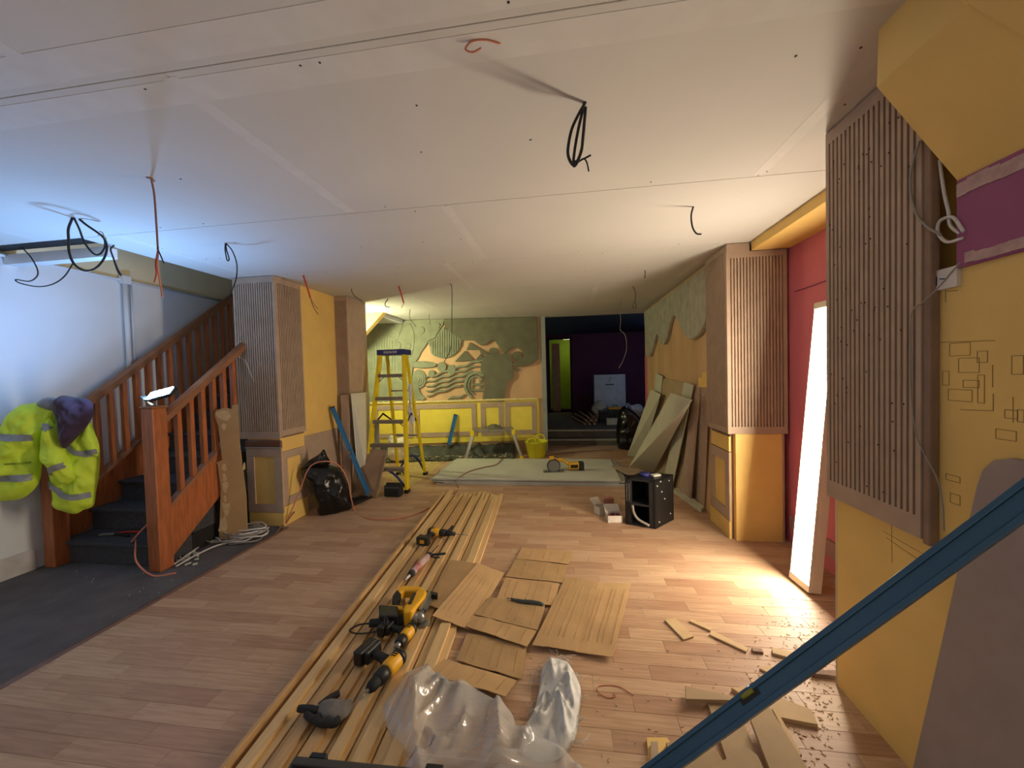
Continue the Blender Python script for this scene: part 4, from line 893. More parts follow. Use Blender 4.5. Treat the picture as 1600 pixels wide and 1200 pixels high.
# dust sheet along the panelling
b = B(); vs = []; fs = []; nu, nv = 60, 14
for i in range(nu+1):
    for j in range(nv+1):
        u = .55+(3.2-.55)*i/nu; s = j/nv; o_ = .075+.50*s; z = (.19*(1-s*2.2) if s < .42 else .02)++.05*noise.noise(V((u*7, s*6, 2)))+.025*noise.noise(V((u*21, s*15, 5)))
        p = BP+BD*u+BN*(o_+.05*noise.noise(V((u*3, 1, 9))))+V((0, 0, max(.004, z))); vs.append(p)
for i in range(nu):
    for j in range(nv): a = i*(nv+1)+j; fs.append((a, a+1, a+nv+2, a+nv+1))
b.add(vs, fs, True); n = b.build('dust_sheet', m_sheet); bpy.data.objects[n].modifiers.new('thickness', 'SOLIDIFY').thickness = .003
tag(n, 'crumpled dusty grey-green dust sheet along the foot of the lemon panelling', 'sheet')
b = B(); rn = random.Random(9)
for k in range(140):
    p = BP+BD*rn.uniform(.6, 3.3)+BN*rn.uniform(.45, 1.3); b.ball(V((p.x, p.y, .003)), rn.uniform(.006, .022), 3, (1, 1, .35))
for k in range(120):
    u = rn.uniform(.6, 3.15); s = rn.uniform(.5, 1.0); p = BP+BD*u+BN*(.075+.5*s); b.cbox(V((p.x, p.y, .05)), (rn.uniform(.01, .05), rn.uniform(.006, .02), .006), rn.uniform(0, 3))
stuff(tag(b.build('plaster_debris', m_dust), 'scattered plaster debris on the floor before the relief', 'debris'))
def debris_patch(pts): return [F(x, y, .0015) for x, y in pts]
b = B(); b.prism(debris_patch([(600, 745), (640, 712), (700, 715), (790, 717), (700, 719), (688, 724), (672, 740), (640, 762)]), (0, 0, .001)); stuff(tag(b.build('plaster_dust_film', M('dusty_floor_film', (196, 172, 112), .95, var=.2, scale=10)), 'pale yellowish plaster dust film on the floor around the ladder', 'dust'))
# hop-up work platform
hp = V((-1.35, 6.42, 0)); yaw_ = YAW*-1; hx = V((.99, .14, 0)); hy = V((-.14, .99, 0)); hc = BP+BD*((BW(765, 640)-BP).dot(BD)*.93)+BN*.50; hc.z = 0; hx = -BD; hy = -BN
t = thing('work_platform', 'folding aluminium work platform with yellow hinges before the lemon panelling', 'work platform', tuple(hc)); pz = .52
B().obox(hc-hx*.36+V((0, 0, pz-.045)), hx*.72, hy*.30, V((0, 0, .045))).build('deck', M('dirty_aluminium', (150, 140, 124), .55, metal=.4, var=.25, scale=20), t, bevel=.004)
for sx in (-1, 1):
    for sy in (0, 1):
        tp = hc+hx*(sx*.35)+hy*(.02+.26*sy)+V((0, 0, pz-.05)); ft = hc+hx*(sx*.49)+hy*(-.03+.36*sy)+V((0, 0, .02))
        lg = B().bar(tp, ft, .03, .045).build('leg', m_alu, t); B().cbox(ft-V((0, 0, .0)), (.06, .05, .04)).build('foot', m_lady, lg)
    for k in (.4, .7):
        a0 = hc+hx*(sx*(.35+.14*k))+hy*(.02-.05*k)+V((0, 0, pz-.05-(pz-.07)*k)); a1 = hc+hx*(sx*(.35+.14*k))+hy*(.28+.1*k-.05*k)+V((0, 0, pz-.05-(pz-.07)*k)); B().bar(a0, a1, .025, .03).build('rung', m_alu, t)
    B().cbox(hc+hx*(sx*.365)+hy*.05+V((0, 0, pz-.06)), (.07, .11, .10), .14).build('hinge', m_lady, t, bevel=.01)
b = B(); pz0 = hc+V((0, .1, pz+.001)); b.puff([pz0+hx*x+hy*y for x, y in ((-.12, -.05), (.0, -.08), (.14, -.04), (.12, .08), (-.02, .1), (-.13, .06))], Z, .07, 0, 6, .02, 14); tag(b.build('plaster_lump', m_plasd), 'lump of grey plaster on the work platform deck', 'plaster')
p = hc+hx*.03+hy*-.02+V((0, 0, pz+.001))
# small stool standing between platform and panelling
# yellow buckets
def bucket(lab, p, s=1.):
    t = thing('bucket', lab, 'bucket', tuple(p)); p = V(p)
    B().lathe(p, Z, [(.155*s, 0), (.165*s, .01), (.222*s, .30*s), (.232*s, .305*s), (.232*s, .322*s), (.216*s, .322*s), (.16*s, .03)], 28, capt=True).build('tub', m_buck, t)
    for sy in (-1, 1):
        c = p+V((.06*sy, sy*.20*s, .31*s)); B().tube([c+V((-.09*s, 0, 0)), c+V((-.07*s, sy*.02, .07*s)), c+V((0, sy*.03, .10*s)), c+V((.07*s, sy*.02, .07*s)), c+V((.09*s, 0, 0))], .014*s, 8, 5).build('handle', m_buck, t)
    B().lathe(p+V((0, 0, .2*s)), Z, [(.19*s, 0), (.185*s, .012)], 20).build('contents', m_plasd, t)
p = F(838, 716); bucket('yellow flexible bucket standing beside the dark opening', (p.x, p.y+.1, 0), .9)
p = BW(797, 690, .28); 
# circular saw on the stack
sw = F(866, 738, STK); t = thing('circular_saw', 'yellow and black cordless circular saw lying on the plasterboard stack', 'circular saw', (sw.x, sw.y, STK+.0008), .12)
B().box((-.15, -.02, 0), (.15, .12, .004)).build('base_plate', m_gre, t, world=False)
b = B(); b.lathe((0, .05, .075), (0, 1, 0), [(.09, 0), (.095, .01), (.095, .045), (.085, .055)], 24); b.build('blade_guard', m_blk, t, world=False)
B().lathe((0, .046, .075), (0, 1, 0), [(.083, 0), (.083, .003)], 28, sm=False).build('blade', m_gre, t, world=False)
b = B(); b.lathe((-.0, .10, .10), (0, 1, 0), [(.055, 0), (.06, .02), (.06, .08), (.045, .10)], 18); b.build('motor', m_dey, t, world=False)
b = B(); b.box((-.055, .06, .12), (.01, .13, .21)); b.build('top_housing', m_dey, t, world=False, bevel=.012)
b = B(); b.tube([(.03, .10, .14), (.12, .10, .15), (.2, .10, .10), (.26, .10, .075)], .022, 8, 5); b.build('grip', m_dey, t, world=False)
B().box((.21, .04, .02), (.36, .14, .115)).build('rear_housing', m_dey, t, world=False, bevel=.015); B().box((.36, .035, .01), (.43, .145, .12)).build('battery', m_blk, t, world=False, bevel=.01); B().box((.24, .03, .045), (.34, .041, .09)).build('label', m_blk, t, world=False)
# black rack case
pA, pB, pC = F(977.5, 819), F(1024, 827), F(1053, 812); pB = (pB); pD = pA+pC-pB; hh = .455
t = thing('rack_case', 'open-fronted black metal rack case with a curled grey hose inside', 'case', tuple((pA+pC)/2))
u1_, u2_ = (pB-pA), (pC-pB); z_ = V((0, 0, hh)); th_ = .018
B().prism([pA, pB, pC, pD], (0, 0, .02)).build('bottom', m_blk, t, bevel=.004); B().prism([q+V((0, 0, hh-.02)) for q in (pA, pB, pC, pD)], (0, 0, .02)).build('top', m_blk, t, bevel=.004)
B().obox(pB, u2_, -u1_.normalized()*th_, z_).build('side', m_blk, t); B().obox(pA, u2_, u1_.normalized()*th_, z_).build('side', m_blk, t); B().obox(pA+u2_*.94, u1_, u2_.normalized()*.012, z_).build('back', m_dark, t)
for q in (.0, .80): B().obox(pA+u1_*q, u1_*.20, u2_.normalized()*.02, z_).build('front_post', m_blk, t, bevel=.003)
B().obox(pA+u1_*.05+V((0, 0, .2)), u1_*.85, u2_*.8, V((0, 0, .015))).build('shelf', m_blkm, t)
b = B()
for k in range(11):
    for c in (.055, .13): b.cyl(pA+u1_*c*1.1-u2_.normalized()*.001+V((0, 0, .24+k*.016)), pA+u1_*c*1.1+u2_.normalized()*.001+V((0, 0, .24+k*.016)), .004, n=6)
for (a, z0) in ((.12, .40), (.3, .43), (.75, .41), (.8, .08), (.2, .05), (.5, .25), (.35, .33)): b.ball(pB+u2_*a+u1_.normalized()*.001+V((0, 0, z0)), .008, 4)
stuff(b.build('paint_speck', m_gib, t), 'pale paint specks and rack holes')
B().tube([pA+u1_*.24+V((0, -.01, .2)), pA+u1_*.30+V((0, -.01, .12)), pA+u1_*.45+V((0, -.015, .07)), pA+u1_*.8+V((0, -.015, .03))], .012, 8, 6).build('hose', m_grc, t)
p = (pA+pB+pC+pD)/4+V((-.04, .01, hh+.001)); q = thing('tape_roll', 'dark tape roll lying on the black rack case', 'tape', tuple(p)); B().lathe(p, Z, [(.026, 0), (.05, 0), (.05, .03), (.026, .03)], 20).build('roll', m_blu, q)
p = p+V((.10, -.02, 0)); tag(B().puff and B().cbox(p+V((0, 0, .012)), (.09, .05, .022), .5).build('fixings_packet', m_gib, bevel=.006), 'small white packet lying on the black rack case', 'packet')
# little white boxes of fixings
for lab, px, rz, red in (('open white cardboard box of red fixings beside the black rack case', (961, 818), .12, True), ('small worn white carton tipped behind the box of red fixings', (940, 806), .6, False)):
    p = F(*px)+V((0, .08, 0)); t = thing('fixings_box', lab, 'box', tuple(p)); w_, d_, h_ = (.15, .13, .07) if red else (.11, .10, .08); R_ = Matrix.Rotation(rz, 3, 'Z'); ux, uy = R_@X, R_@Yv
    m_wb = M('worn_white_card', (214, 204, 190), .8, var=.12, scale=10)
    B().obox(p-ux*w_/2-uy*d_/2, ux*w_, uy*d_, V((0, 0, .004))).build('base', m_wb, t)
    for (o, a_, b_) in ((p-ux*w_/2-uy*d_/2, ux*w_, uy*.004), (p-ux*w_/2+uy*(d_/2-.004), ux*w_, uy*.004), (p-ux*w_/2-uy*d_/2, ux*.004, uy*d_), (p+ux*(w_/2-.004)-uy*d_/2, ux*.004, uy*d_)): B().obox(o, a_, b_, V((0, 0, h_))).build('side', m_wb, t)
    f = B(); f.obox(p-ux*w_/2+uy*d_/2+V((0, 0, h_)), ux*w_, uy*.07+V((0, 0, .05)), V((0, 0, .003))); f.build('flap', m_wb, t)
    if red:
        b = B(); rn = random.Random(2)
        for k in range(26): b.cbox(p+ux*rn.uniform(-.06, .06)+uy*rn.uniform(-.05, .05)+V((0, 0, .02+.04*rn.random())), (.04, .012, .012), rn.uniform(0, 3))
        stuff(b.build('fixing', M('dark_red_fixings', (130, 52, 38), .5, var=.2), t), 'dark red fixings')
p = F(955, 800)+V((0, .1, .0)); tag(B().cbox(p+V((-.02, .06, .051)), (.12, .07, .10), .3).build('fixings_carton', M('red_white_carton', (196, 96, 76), .6, rgb2=(214, 190, 180), var=.2, scale=4), bevel=.003), 'small red and white carton behind the box of red fixings', 'box')
# black sack by the steps
sp = F(985, 702); sn = V((-.1, -1, 0)).normalized(); g = lambda x, y, o=0.: PL(x, y, sp+sn*o, sn)
b = B(); b.puff([g(x, y) for x, y in ((966, 700), (963, 680), (964, 660), (968, 642), (976, 634), (986, 640), (996, 648), (1003, 662), (1004, 690), (996, 702), (980, 702))], sn, .2, .7, 10, .05, 6, seed=2); tag(b.build('refuse_sack', m_bag), 'tall dark refuse sack standing at the foot of the dark steps', 'bag')
# clutter on the dark platform
PZ = .281
p = WY(952, 640, 10.2); t = thing('printed_box', 'large white printed box standing in the dark room', 'box', (p.x, 10.7, PZ)); c1, c2 = WY(928, 586, 10.5), WY(977, 586, 10.5); m_pb = M('pale_blue_white_card', (206, 218, 224), .7, var=.08)
B().box((c1.x, 10.5, PZ), (c2.x, 10.85, c1.z)).build('carton', m_pb, t, bevel=.004)
lg = B(); cc = WY(952, 592, 10.499); lg.prism([cc+V((x, -.002, z)) for x, z in ((-.01, -.09), (.02, .02), (.05, .07), (.02, -.02), (.0, -.09))], (0, .002, 0)); lg.build('printed_logo', m_dark, t)
lg = B(); lg.box((cc.x-.10, 10.497, cc.z-.17), (cc.x+.11, 10.4995, cc.z-.135)); lg.box((cc.x-.06, 10.497, cc.z-.25), (cc.x+.05, 10.4995, cc.z-.24)); lg.build('printed_line', M('faded_print', (96, 104, 108), .7), t)
rn = random.Random(12)
for k in range(9):
    a = F(914+k*2.5, 664-(k % 3)*3, PZ); e_ = a+V((-.28+.05*k, 1.5+rn.uniform(-.2, .2), 0)); zz = .02+.035*(k % 3)
    tag(B().bar(a+V((0, 0, zz)), e_+V((0, 0, zz)), .05, .035).build('timber_length', m_pine2), 'short timber length in the bundle on the dark platform', 'timber', 'timber bundle in the dark room')
for lab, x, y, r_, T_, mm in (('crumpled pale bag on the timber bundle in the dark room', 938, 652, .20, .16, m_gib), ('silver grey carrier bag standing in the dark room clutter', 966, 640, .16, .14, m_wov), ('small white carrier bag slumped in the dark room clutter', 980, 648, .15, .12, m_gib), ('blue-white plastic bag near the leaning boards in the dark room', 994, 655, .18, .14, m_wov), ('brown paper bag among the clutter in the dark room', 930, 640, .17, .14, m_card)):
    p = F(x, y, PZ); sn = V((-p.x, -p.y, 0)).normalized(); b = B(); rn2 = random.Random(x); b.puff([p+V((r_*math.cos(a)*rn2.uniform(.8, 1.15), 0, r_+r_*math.sin(a)*1.05*rn2.uniform(.85, 1.2))) for a in [2*math.pi*k/10 for k in range(10)]], sn, T_, .7, 8, .05, 9, seed=x); zm = min(v.z for v in b.v); b.v = [v-V((0, 0, zm-PZ)) for v in b.v]
    tag(b.build('carrier_bag', mm), lab, 'bag')
for lab, x, y, d, mm in (('open black crate among the dark room clutter', 948, 660, (.32, .3, .26), m_blk), ('orange and black tool box among the dark room clutter', 962, 655, (.34, .25, .30), m_dey), ('low white carton on the edge of the dark platform', 958, 664, (.28, .2, .14), m_gib)):
    p = F(x, y, PZ); t = thing('storage_box', lab, 'box', (p.x, p.y+d[1]/2, PZ)); B().cbox((p.x, p.y+d[1]/2, PZ+d[2]*.4), (d[0], d[1], d[2]*.8)).build('body', m_blk if mm is m_dey else mm, t, bevel=.01); B().cbox((p.x, p.y+d[1]/2, PZ+d[2]*.9), (d[0]*1.04, d[1]*1.04, d[2]*.2)).build('lid', mm, t, bevel=.01); B().tube([(p.x-.06, p.y+d[1]/2, PZ+d[2]), (p.x-.05, p.y+d[1]/2, PZ+d[2]+.04), (p.x+.05, p.y+d[1]/2, PZ+d[2]+.04), (p.x+.06, p.y+d[1]/2, PZ+d[2])], .008, 6, 3).build('handle', m_blkm, t)
# leads on the floor at the back
tag(B().tube([F(x, y, .008) for x, y in ((640, 718), (690, 714), (730, 711), (800, 714), (850, 712), (900, 706), (950, 703), (960, 703))], .008, 6, 6).build('power_lead', m_brnc), 'dark power lead running along the floor past the work platform and bucket', 'cable')
pts = [F(716, 762, .012), F(712, 753, .05)]+[F(x, y, STK+.008) for x, y in ((720, 744), (735, 736), (757, 730), (775, 726), (786, 716))]+[F(790, 716, .01), F(830, 722, .01)]
tag(B().tube(pts, .007, 6, 6).build('power_lead', m_brnc), 'brown power lead snaking over the plasterboard stack', 'cable')

# thin white cord over the staircase pillar, torn plastic on the ladder
tag(B().tube([WY(x, y, 3.49) for x, y in ((372, 535), (369, 552), (374, 558), (384, 564), (390, 580), (397, 596))], .003, 5, 5).build('hanging_twine', m_whc), 'thin white twine hanging on the fluted face of the staircase pillar box', 'twine')
lp = V((-2.12, 5.12, 0)); ln_ = V((.35, -.93, 0)).normalized(); b = B(); b.puff([PL(x, y, lp, ln_) for x, y in ((638, 605), (643, 600), (644, 622), (641, 640), (648, 652), (645, 664), (639, 656), (637, 640), (640, 622))], ln_, .02, .3, 6, .012, 20); tag(b.build('plastic_film', m_wov), 'scrap of pale plastic film hanging on the step ladder rail', 'plastic')
# ================================================================ TIMBER BATTENS
random.seed(21)
fr = lambda px, py: F(px, py)
nb = 13; eL, eR = F(706, 768), F(786, 768); sL, sR = F(392, 1192), F(668, 1100)
sR = sR+(eR-sR)*((sL.y-sR.y)/(eR.y-sR.y))
GB = 'pine battens laid along the floor'; LB = 'long planed pine batten lying in the row on the laminate floor'
def batten(p0, p1, wd, ht, z, lab, mm=None):
    t = thing('batten', lab, 'batten', (p0.x, p0.y, z), 0, GB)
    b = B(); b.bar(V((p0.x, p0.y, z+ht/2)), V((p1.x, p1.y, z+ht/2)), wd, ht); b.build('timber', mm or random.choice((m_pine, m_pine, m_pine2)), t, bevel=.0015)
    d = (p1-p0).normalized(); B().bar(V((p1.x, p1.y, z+ht/2)), V((p1.x, p1.y, z+ht/2))+d*.0012, wd*.98, ht*.98).build('end_grain', m_pinee, t)
BH = .022
for k in range(nb):
    q = k/(nb-1); p0 = sL.lerp(sR, q); p1 = eL.lerp(eR, q); d = (p1-p0).normalized()
    wk = (sR-sL).length/nb*.90
    batten(p0-d*random.uniform(.55, .75), p1-d*random.uniform(0, .25)+d*.02, wk, BH, .0006, LB)
for q, wd in ((.02, .05), (.22, .045), (.36, .05), (.55, .045), (.72, .055), (.93, .06)):
    p0 = sL.lerp(sR, q); p1 = eL.lerp(eR, q+random.uniform(-.03, .03)); d = (p1-p0).normalized(); batten(p0-d*random.uniform(.5, .7), p1-d*random.uniform(.05, .5), wd, .02, BH+.001, 'pine batten lying on top of the row of battens')
# raised edge board on the stair side of the row
d = (eL-sL).normalized(); p0 = sL-d*.65+V((-.050, 0, 0)); p1 = sL.lerp(eL, .94)+V((-.050, 0, 0)); t = thing('batten', 'grey-edged pine board standing on edge beside the row of battens', 'batten', (p0.x, p0.y, 0), 0, GB)
B().bar(V((p0.x, p0.y, .032)), V((p1.x, p1.y, .032)), .02, .062).build('timber', m_pine2, t, bevel=.002)
TZ = BH*2+.003       # tops of the upper battens
# ================================================================ POWER TOOLS
def drill(name, lab, px, rz, kind, z=TZ, s=1.):
    p = F(*px, z); t = thing(name, lab, 'power tool', (p.x, p.y, z), rz); R = lambda v: V(v)*s; k = dict(world=False)
    h = .038*s
    b = B(); b.lathe(R((-.075, 0, .038)), (1, 0, 0), [(.022*s, 0), (.034*s, .008*s), (.037*s, .03*s), (.037*s, .10*s), (.030*s, .115*s)], 16); b.build('motor_housing', m_dey, t, **k)
    b = B(); b.lathe(R((-.079, 0, .038)), (1, 0, 0), [(.018*s, 0), (.030*s, .004*s), (.0385*s, .02*s), (.0385*s, .04*s)], 16); b.build('rear_cap', m_blk, t, **k)
    b = B(); b.lathe(R((.04, 0, .038)), (1, 0, 0), [(.032*s, 0), (.033*s, .02*s), (.031*s, .05*s), (.026*s, .055*s)], 16); b.build('gear_collar', m_blk, t, **k)
    if kind == 'combi':
        b = B(); b.lathe(R((.093, 0, .038)), (1, 0, 0), [(.024*s, 0), (.026*s, .01*s), (.025*s, .035*s), (.016*s, .055*s)], 16); b.build('chuck', m_blkm, t, **k); b = B(); b.cyl(R((.145, 0, .038)), R((.16, 0, .038)), .010*s, .006*s); b.build('chuck_jaw', m_gre, t, **k); B().cyl(R((.155, 0, .038)), R((.20, 0, .038)), .004*s, .003*s, 8).build('drill_bit', m_gre, t, **k)
    elif kind == 'impact':
        b = B(); b.lathe(R((.08, 0, .038)), (1, 0, 0), [(.024*s, 0), (.018*s, .03*s), (.012*s, .05*s)], 14); b.build('nose', m_gre, t, **k); B().cyl(R((.12, 0, .038)), R((.20, 0, .038)), .0045*s, .0045*s, 8).build('driver_bit', m_gre, t, **k)
    else:
        b = B(); b.lathe(R((.09, 0, .038)), (1, 0, 0), [(.027*s, 0), (.024*s, .04*s), (.017*s, .06*s), (.017*s, .09*s)], 14); b.build('chuck', m_blk, t, **k); B().cyl(R((.17, 0, .038)), R((.31, 0, .038)), .004*s, .004*s, 8).build('drill_bit', m_gre, t, **k)
        b = B(); b.tube([R((.10, .02, .045)), R((.11, .07, .05)), R((.10, .12, .05))], .014*s, 8, 4); b.build('side_handle', m_blk, t, **k)
    b = B(); b.bar(R((-.02, -.025, .036)), R((-.035, -.135, .036)), .038*s, .032*s); b.build('handle', m_blkm, t, world=False, bevel=.01*s)
    b = B(); b.bar(R((-.002, -.035, .036)), R((-.006, -.065, .036)), .016*s, .02*s); b.build('trigger', m_blk, t, **k)
    b = B(); b.cbox(R((-.04, -.145, .036)), (.10*s, .024*s, .062*s)); b.build('foot', m_blk, t, world=False, bevel=.006*s)
    bt = B().cbox(R((-.03, -.182, .036)), (.115*s, .05*s, .070*s)).build('battery', m_blk, t, world=False, bevel=.008*s)
    plab(B().cbox(R((-.03, -.208, .036)), (.04*s, .003*s, .03*s)).build('battery_clip', m_dey, bt, world=False), 'yellow release clip')
    b = B()
    for j in range(4): b.cbox(R((-.055+j*.013, 0, .0755)), (.005*s, .03*s, .002*s))
    b.build('vent', m_blk, t, **k); return t
drill('combi_drill', 'yellow and black cordless combi drill with keyless chuck on the battens', (612, 1052), math.radians(-104), 'combi', s=1.05)
drill('impact_driver', 'yellow cordless impact driver lying between combi drill and multi-tool', (636, 1000), math.radians(-98), 'impact', s=.86)
drill('hammer_drill', 'yellow and black rotary hammer drill with long bit on the far battens', (682, 838), math.radians(-8), 'sds', s=1.0)
# nailer
def px_slab(pts, z0, z1): 
    top = [F(x, y, z1) for x, y in pts]; b = B(); b.prism([V((q.x, q.y, z0)) for q in top], (0, 0, z1-z0)); return b
t = thing('nail_gun', 'yellow cordless nail gun with grey magazine on the battens', 'power tool', tuple(F(645, 950, TZ)))
px_slab([(645, 926), (660, 918), (667, 922), (664, 930), (644, 954), (630, 956), (630, 948)], TZ+.012, TZ+.10).build('housing', m_dey, t, bevel=.012)
px_slab([(620, 920), (630, 914), (660, 916), (662, 922), (632, 922), (624, 926)], TZ+.02, TZ+.075).build('top_body', m_dey, t, bevel=.01)
px_slab([(613, 930), (620, 920), (627, 925), (622, 942), (632, 946), (628, 952), (612, 944)], TZ+.02, TZ+.07).build('grip', m_blkm, t, bevel=.01)
px_slab([(604, 944), (630, 946), (630, 952), (604, 950)], TZ+.02, TZ+.075).build('foot', m_dey, t, bevel=.006)
px_slab([(592, 944), (622, 946), (622, 962), (592, 962)], TZ, TZ+.085).build('battery', m_blk, t, bevel=.008)
b = B()
for q in (0, 1, 2): b.bar(F(671+q*4, 926, TZ+.07-.02*q), F(656+q*4, 954, TZ+.07-.02*q), .016, .02)
b.build('magazine', m_gre, t, bevel=.002)
px_slab([(650, 948), (660, 944), (664, 952), (654, 960)], TZ, TZ+.06).build('nose', m_blk, t, bevel=.006); px_slab([(664, 922), (684, 926), (683, 930), (664, 927)], TZ+.03, TZ+.06).build('magazine_latch', m_blk, t)
b = B(); b.bar(F(648, 926, TZ+.102), F(640, 944, TZ+.102), .022, .002); b.build('label', m_blk, t)
# oscillating multi-tool with its lead
t = thing('multi_tool', 'dark oscillating multi-tool with grey alloy head and blade on the battens', 'power tool', tuple(F(620, 978, TZ)))
B().tube([F(578, 974, TZ+.035), F(600, 972, TZ+.036), F(628, 968, TZ+.036), F(640, 966, TZ+.036)], [.022, .024, .027, .028, .027, .026], 12, 4).build('body', m_blkm, t)
b = B(); a0, a1 = F(636, 966, TZ+.04), F(656, 964, TZ+.04); b.tube([a0, a1], .030, 12, 1); b.ball(a1, .032, 8); b.build('gear_head', m_gre, t)
c_ = F(652, 972, TZ+.012); B().cyl(c_, c_+V((0, 0, .02)), .014).build('arbor', m_blk, t); px_slab([(654, 970), (672, 968), (671, 978), (656, 978)], TZ+.008, TZ+.011).build('blade', m_gre, t)
B().tube([F(580, 974, TZ+.035), F(562, 976, TZ+.05), F(546, 985, TZ+.03), F(560, 990, TZ+.01), F(590, 986, TZ+.02), F(605, 975, TZ+.07), F(602, 962, TZ+.09), F(600, 975, TZ+.08)], .0045, 6, 6).build('lead', m_blkc, t)
# caulking gun with tube
a0, a1 = F(643, 896, TZ+.028), F(668, 870, TZ+.028); d_ = (a1-a0).normalized(); t = thing('caulking_gun', 'black caulking gun holding a white printed sealant tube', 'caulking gun', tuple(V((a0.x, a0.y, TZ))))
tb = B().cyl(a0, a1, .025, n=16).build('sealant_tube', M('white_sealant_tube', (222, 214, 210), .45, rgb2=(176, 92, 88), var=.1, scale=14), t); B().cyl(a0-d_*.085, a0-d_*.02, .005, .011, 10).build('nozzle', m_whc, tb)
B().cyl(a0-d_*.03, a0+d_*.01, .018, .027, 14).build('cradle_end', m_blkm, t); b = B(); b.tube([a1, a1+d_*.03], .026, 12, 1); b.tube([a1, a1+d_*.20], .004, 6, 1); b.build('plunger', m_blk, t)
sd_ = d_.cross(Z); q = a1+d_*.03
B().tube([q, q+sd_*.05+d_*.02, q+sd_*.12+d_*.05], .010, 8, 4).build('handle', m_blkm, t); B().tube([q, q+sd_*.06-d_*.03, q+sd_*.10-d_*.02], .007, 8, 4).build('trigger', m_blk, t)
# work glove
gp_ = lambda x, y, z=TZ+.012: F(x, y, z)
t = thing('work_glove', 'worn black and grey work glove lying on the battens', 'glove', tuple(gp_(520, 1110, TZ)))
b = B(); b.puff([gp_(*q) for q in ((492, 1108), (505, 1098), (528, 1096), (545, 1100), (552, 1097), (548, 1110), (538, 1122), (520, 1128), (500, 1122))], Z, .03, .3, 8, .008, 20); b.build('palm', m_glog, t)
for pts in ([(500, 1104), (515, 1092), (530, 1083)], [(496, 1112), (482, 1108), (466, 1107)], [(500, 1120), (490, 1124), (478, 1116)], [(515, 1125), (505, 1130), (492, 1126)], [(530, 1124), (522, 1130), (508, 1131)]):
    B().tube([gp_(x, y, TZ+.016) for x, y in pts], [.017, .017, .016, .015, .013], 8, 4).build('finger', m_glov, t)
# grooved dark rail at the front edge of the frame
p0, p1 = F(462, 1186, .09), F(720, 1212, .09); t = thing('tool_case', 'dark grey ribbed tool case lying over the near end of the battens', 'case', tuple(V((p0.x, p0.y, TZ))))
dx_ = (p1-p0); dy_ = V((.02, -.28, 0)); z0 = V((0, 0, TZ+.002-p0.z)); B().obox(p0+z0, dx_, dy_, V((0, 0, .06))).build('lid', M('dark_grey_case', (66, 62, 58), .6, var=.15), t, bevel=.012)
for k in range(3): B().obox(p0+z0+dy_*(.06+.25*k)+V((0, 0, .06))+dx_*.02, dx_*.96, dy_*.1, V((0, 0, .012))).build('rib', M('dark_grey_case', (66, 62, 58)), t, bevel=.004)
for k in (.1, .8): B().obox(p0+z0+dx_*k+V((0, .006, .02)), dx_*.1, V((0, -.02, 0)), V((0, 0, .05))).build('latch', m_blk, t, bevel=.003)

# ================================================================ CARDBOARD
def card(lab, panels, th=.0035, base=None, mats=None, seed=0):
    t = thing('flattened_box', lab, 'cardboard', tuple(F(*panels[0][0][0], 0)))
    for pi, (quad, zs) in enumerate(panels):
        P = [F(x, y, z) for (x, y), z in zip(quad, zs)]; n = 8; vs = []; fs = []
        for i in range(n+1):
            for j in range(n+1):
                u, v = i/n, j/n; p = P[0]*(1-u)*(1-v)+P[1]*u*(1-v)+P[2]*u*v+P[3]*(1-u)*v
                e_ = min(u, 1-u, v, 1-v); w_ = .005*noise.noise(p*9+V((seed, pi, 0)))
                jag = .004*noise.noise(p*60+V((pi, 0, 0))) if e_ == 0 else 0
                vs.append(p+V((jag, jag, max(w_, -p.z+.0015) if p.z+w_ < .0015 else w_)))
        for i in range(n):
            for j in range(n): a = i*(n+1)+j; fs.append((a, a+1, a+n+2, a+n+1))
        b = B(); b.add(vs, fs, False); nm = b.build('panel', m_card if (pi+seed) % 2 else m_cardi, t); md = bpy.data.objects[nm].modifiers.new('thickness', 'SOLIDIFY'); md.thickness = th; md.offset = 1
        # printed-free crease lines pressed into the board
        cr = B()
        for k in (.125, .25, .5, .625, .875):
            a0 = P[0].lerp(P[1], k); a1 = P[3].lerp(P[2], k); q = [a0.lerp(a1, s/8) for s in range(9)]
            q = [x+V((0, 0, th+.0008+.005*noise.noise(x*9+V((seed, pi, 0))))) for x in q]; cr.tube(q[1:-1], .0012, 4, 1)
        stuff(cr.build('crease', m_cardi if (pi+seed) % 2 else m_card, nm), 'pressed crease lines')
card('folded brown cardboard sheet tented over the battens beside the nail gun', [([(704, 876), (746, 880), (688, 952), (668, 945)], (.06, .06, .07, .06)), ([(746, 880), (788, 896), (734, 985), (675, 962)], (.065, .012, .012, .075))], seed=1)
card('long flattened brown box with a utility knife on it', [([(816, 856), (895, 862), (888, 882), (806, 873)], (.01, .008, .008, .01)), ([(806, 874), (887, 883), (880, 911), (790, 901)], (.012, .01, .01, .012)), ([(790, 903), (874, 912), (866, 947), (776, 936)], (.016, .014, .014, .016)),
     ([(764, 934), (852, 947), (840, 985), (741, 961)], (.022, .02, .02, .022)), ([(741, 962), (839, 985), (824, 1009), (728, 979)], (.022, .02, .03, .03)), ([(730, 990), (824, 1008), (815, 1062), (713, 1032)], (.01, .01, .01, .02)), ([(694, 1030), (808, 1062), (790, 1087), (667, 1051)], (.03, .012, .05, .05))], seed=2)
card('wide creased brown cardboard sheet lying nearest the offcuts', [([(884, 902), (936, 910), (899, 1018), (832, 1008)], (.012, .016, .016, .03)), ([(936, 910), (986, 911), (958, 1026), (899, 1018)], (.016, .012, .03, .016))], seed=3)
kz = .03; k0, k1 = F(799, 936, kz), F(849, 945, kz); t = thing('utility_knife', 'grey utility knife lying on the long flattened box', 'knife', tuple(k0)); d_ = (k1-k0).normalized(); s_ = d_.cross(Z)
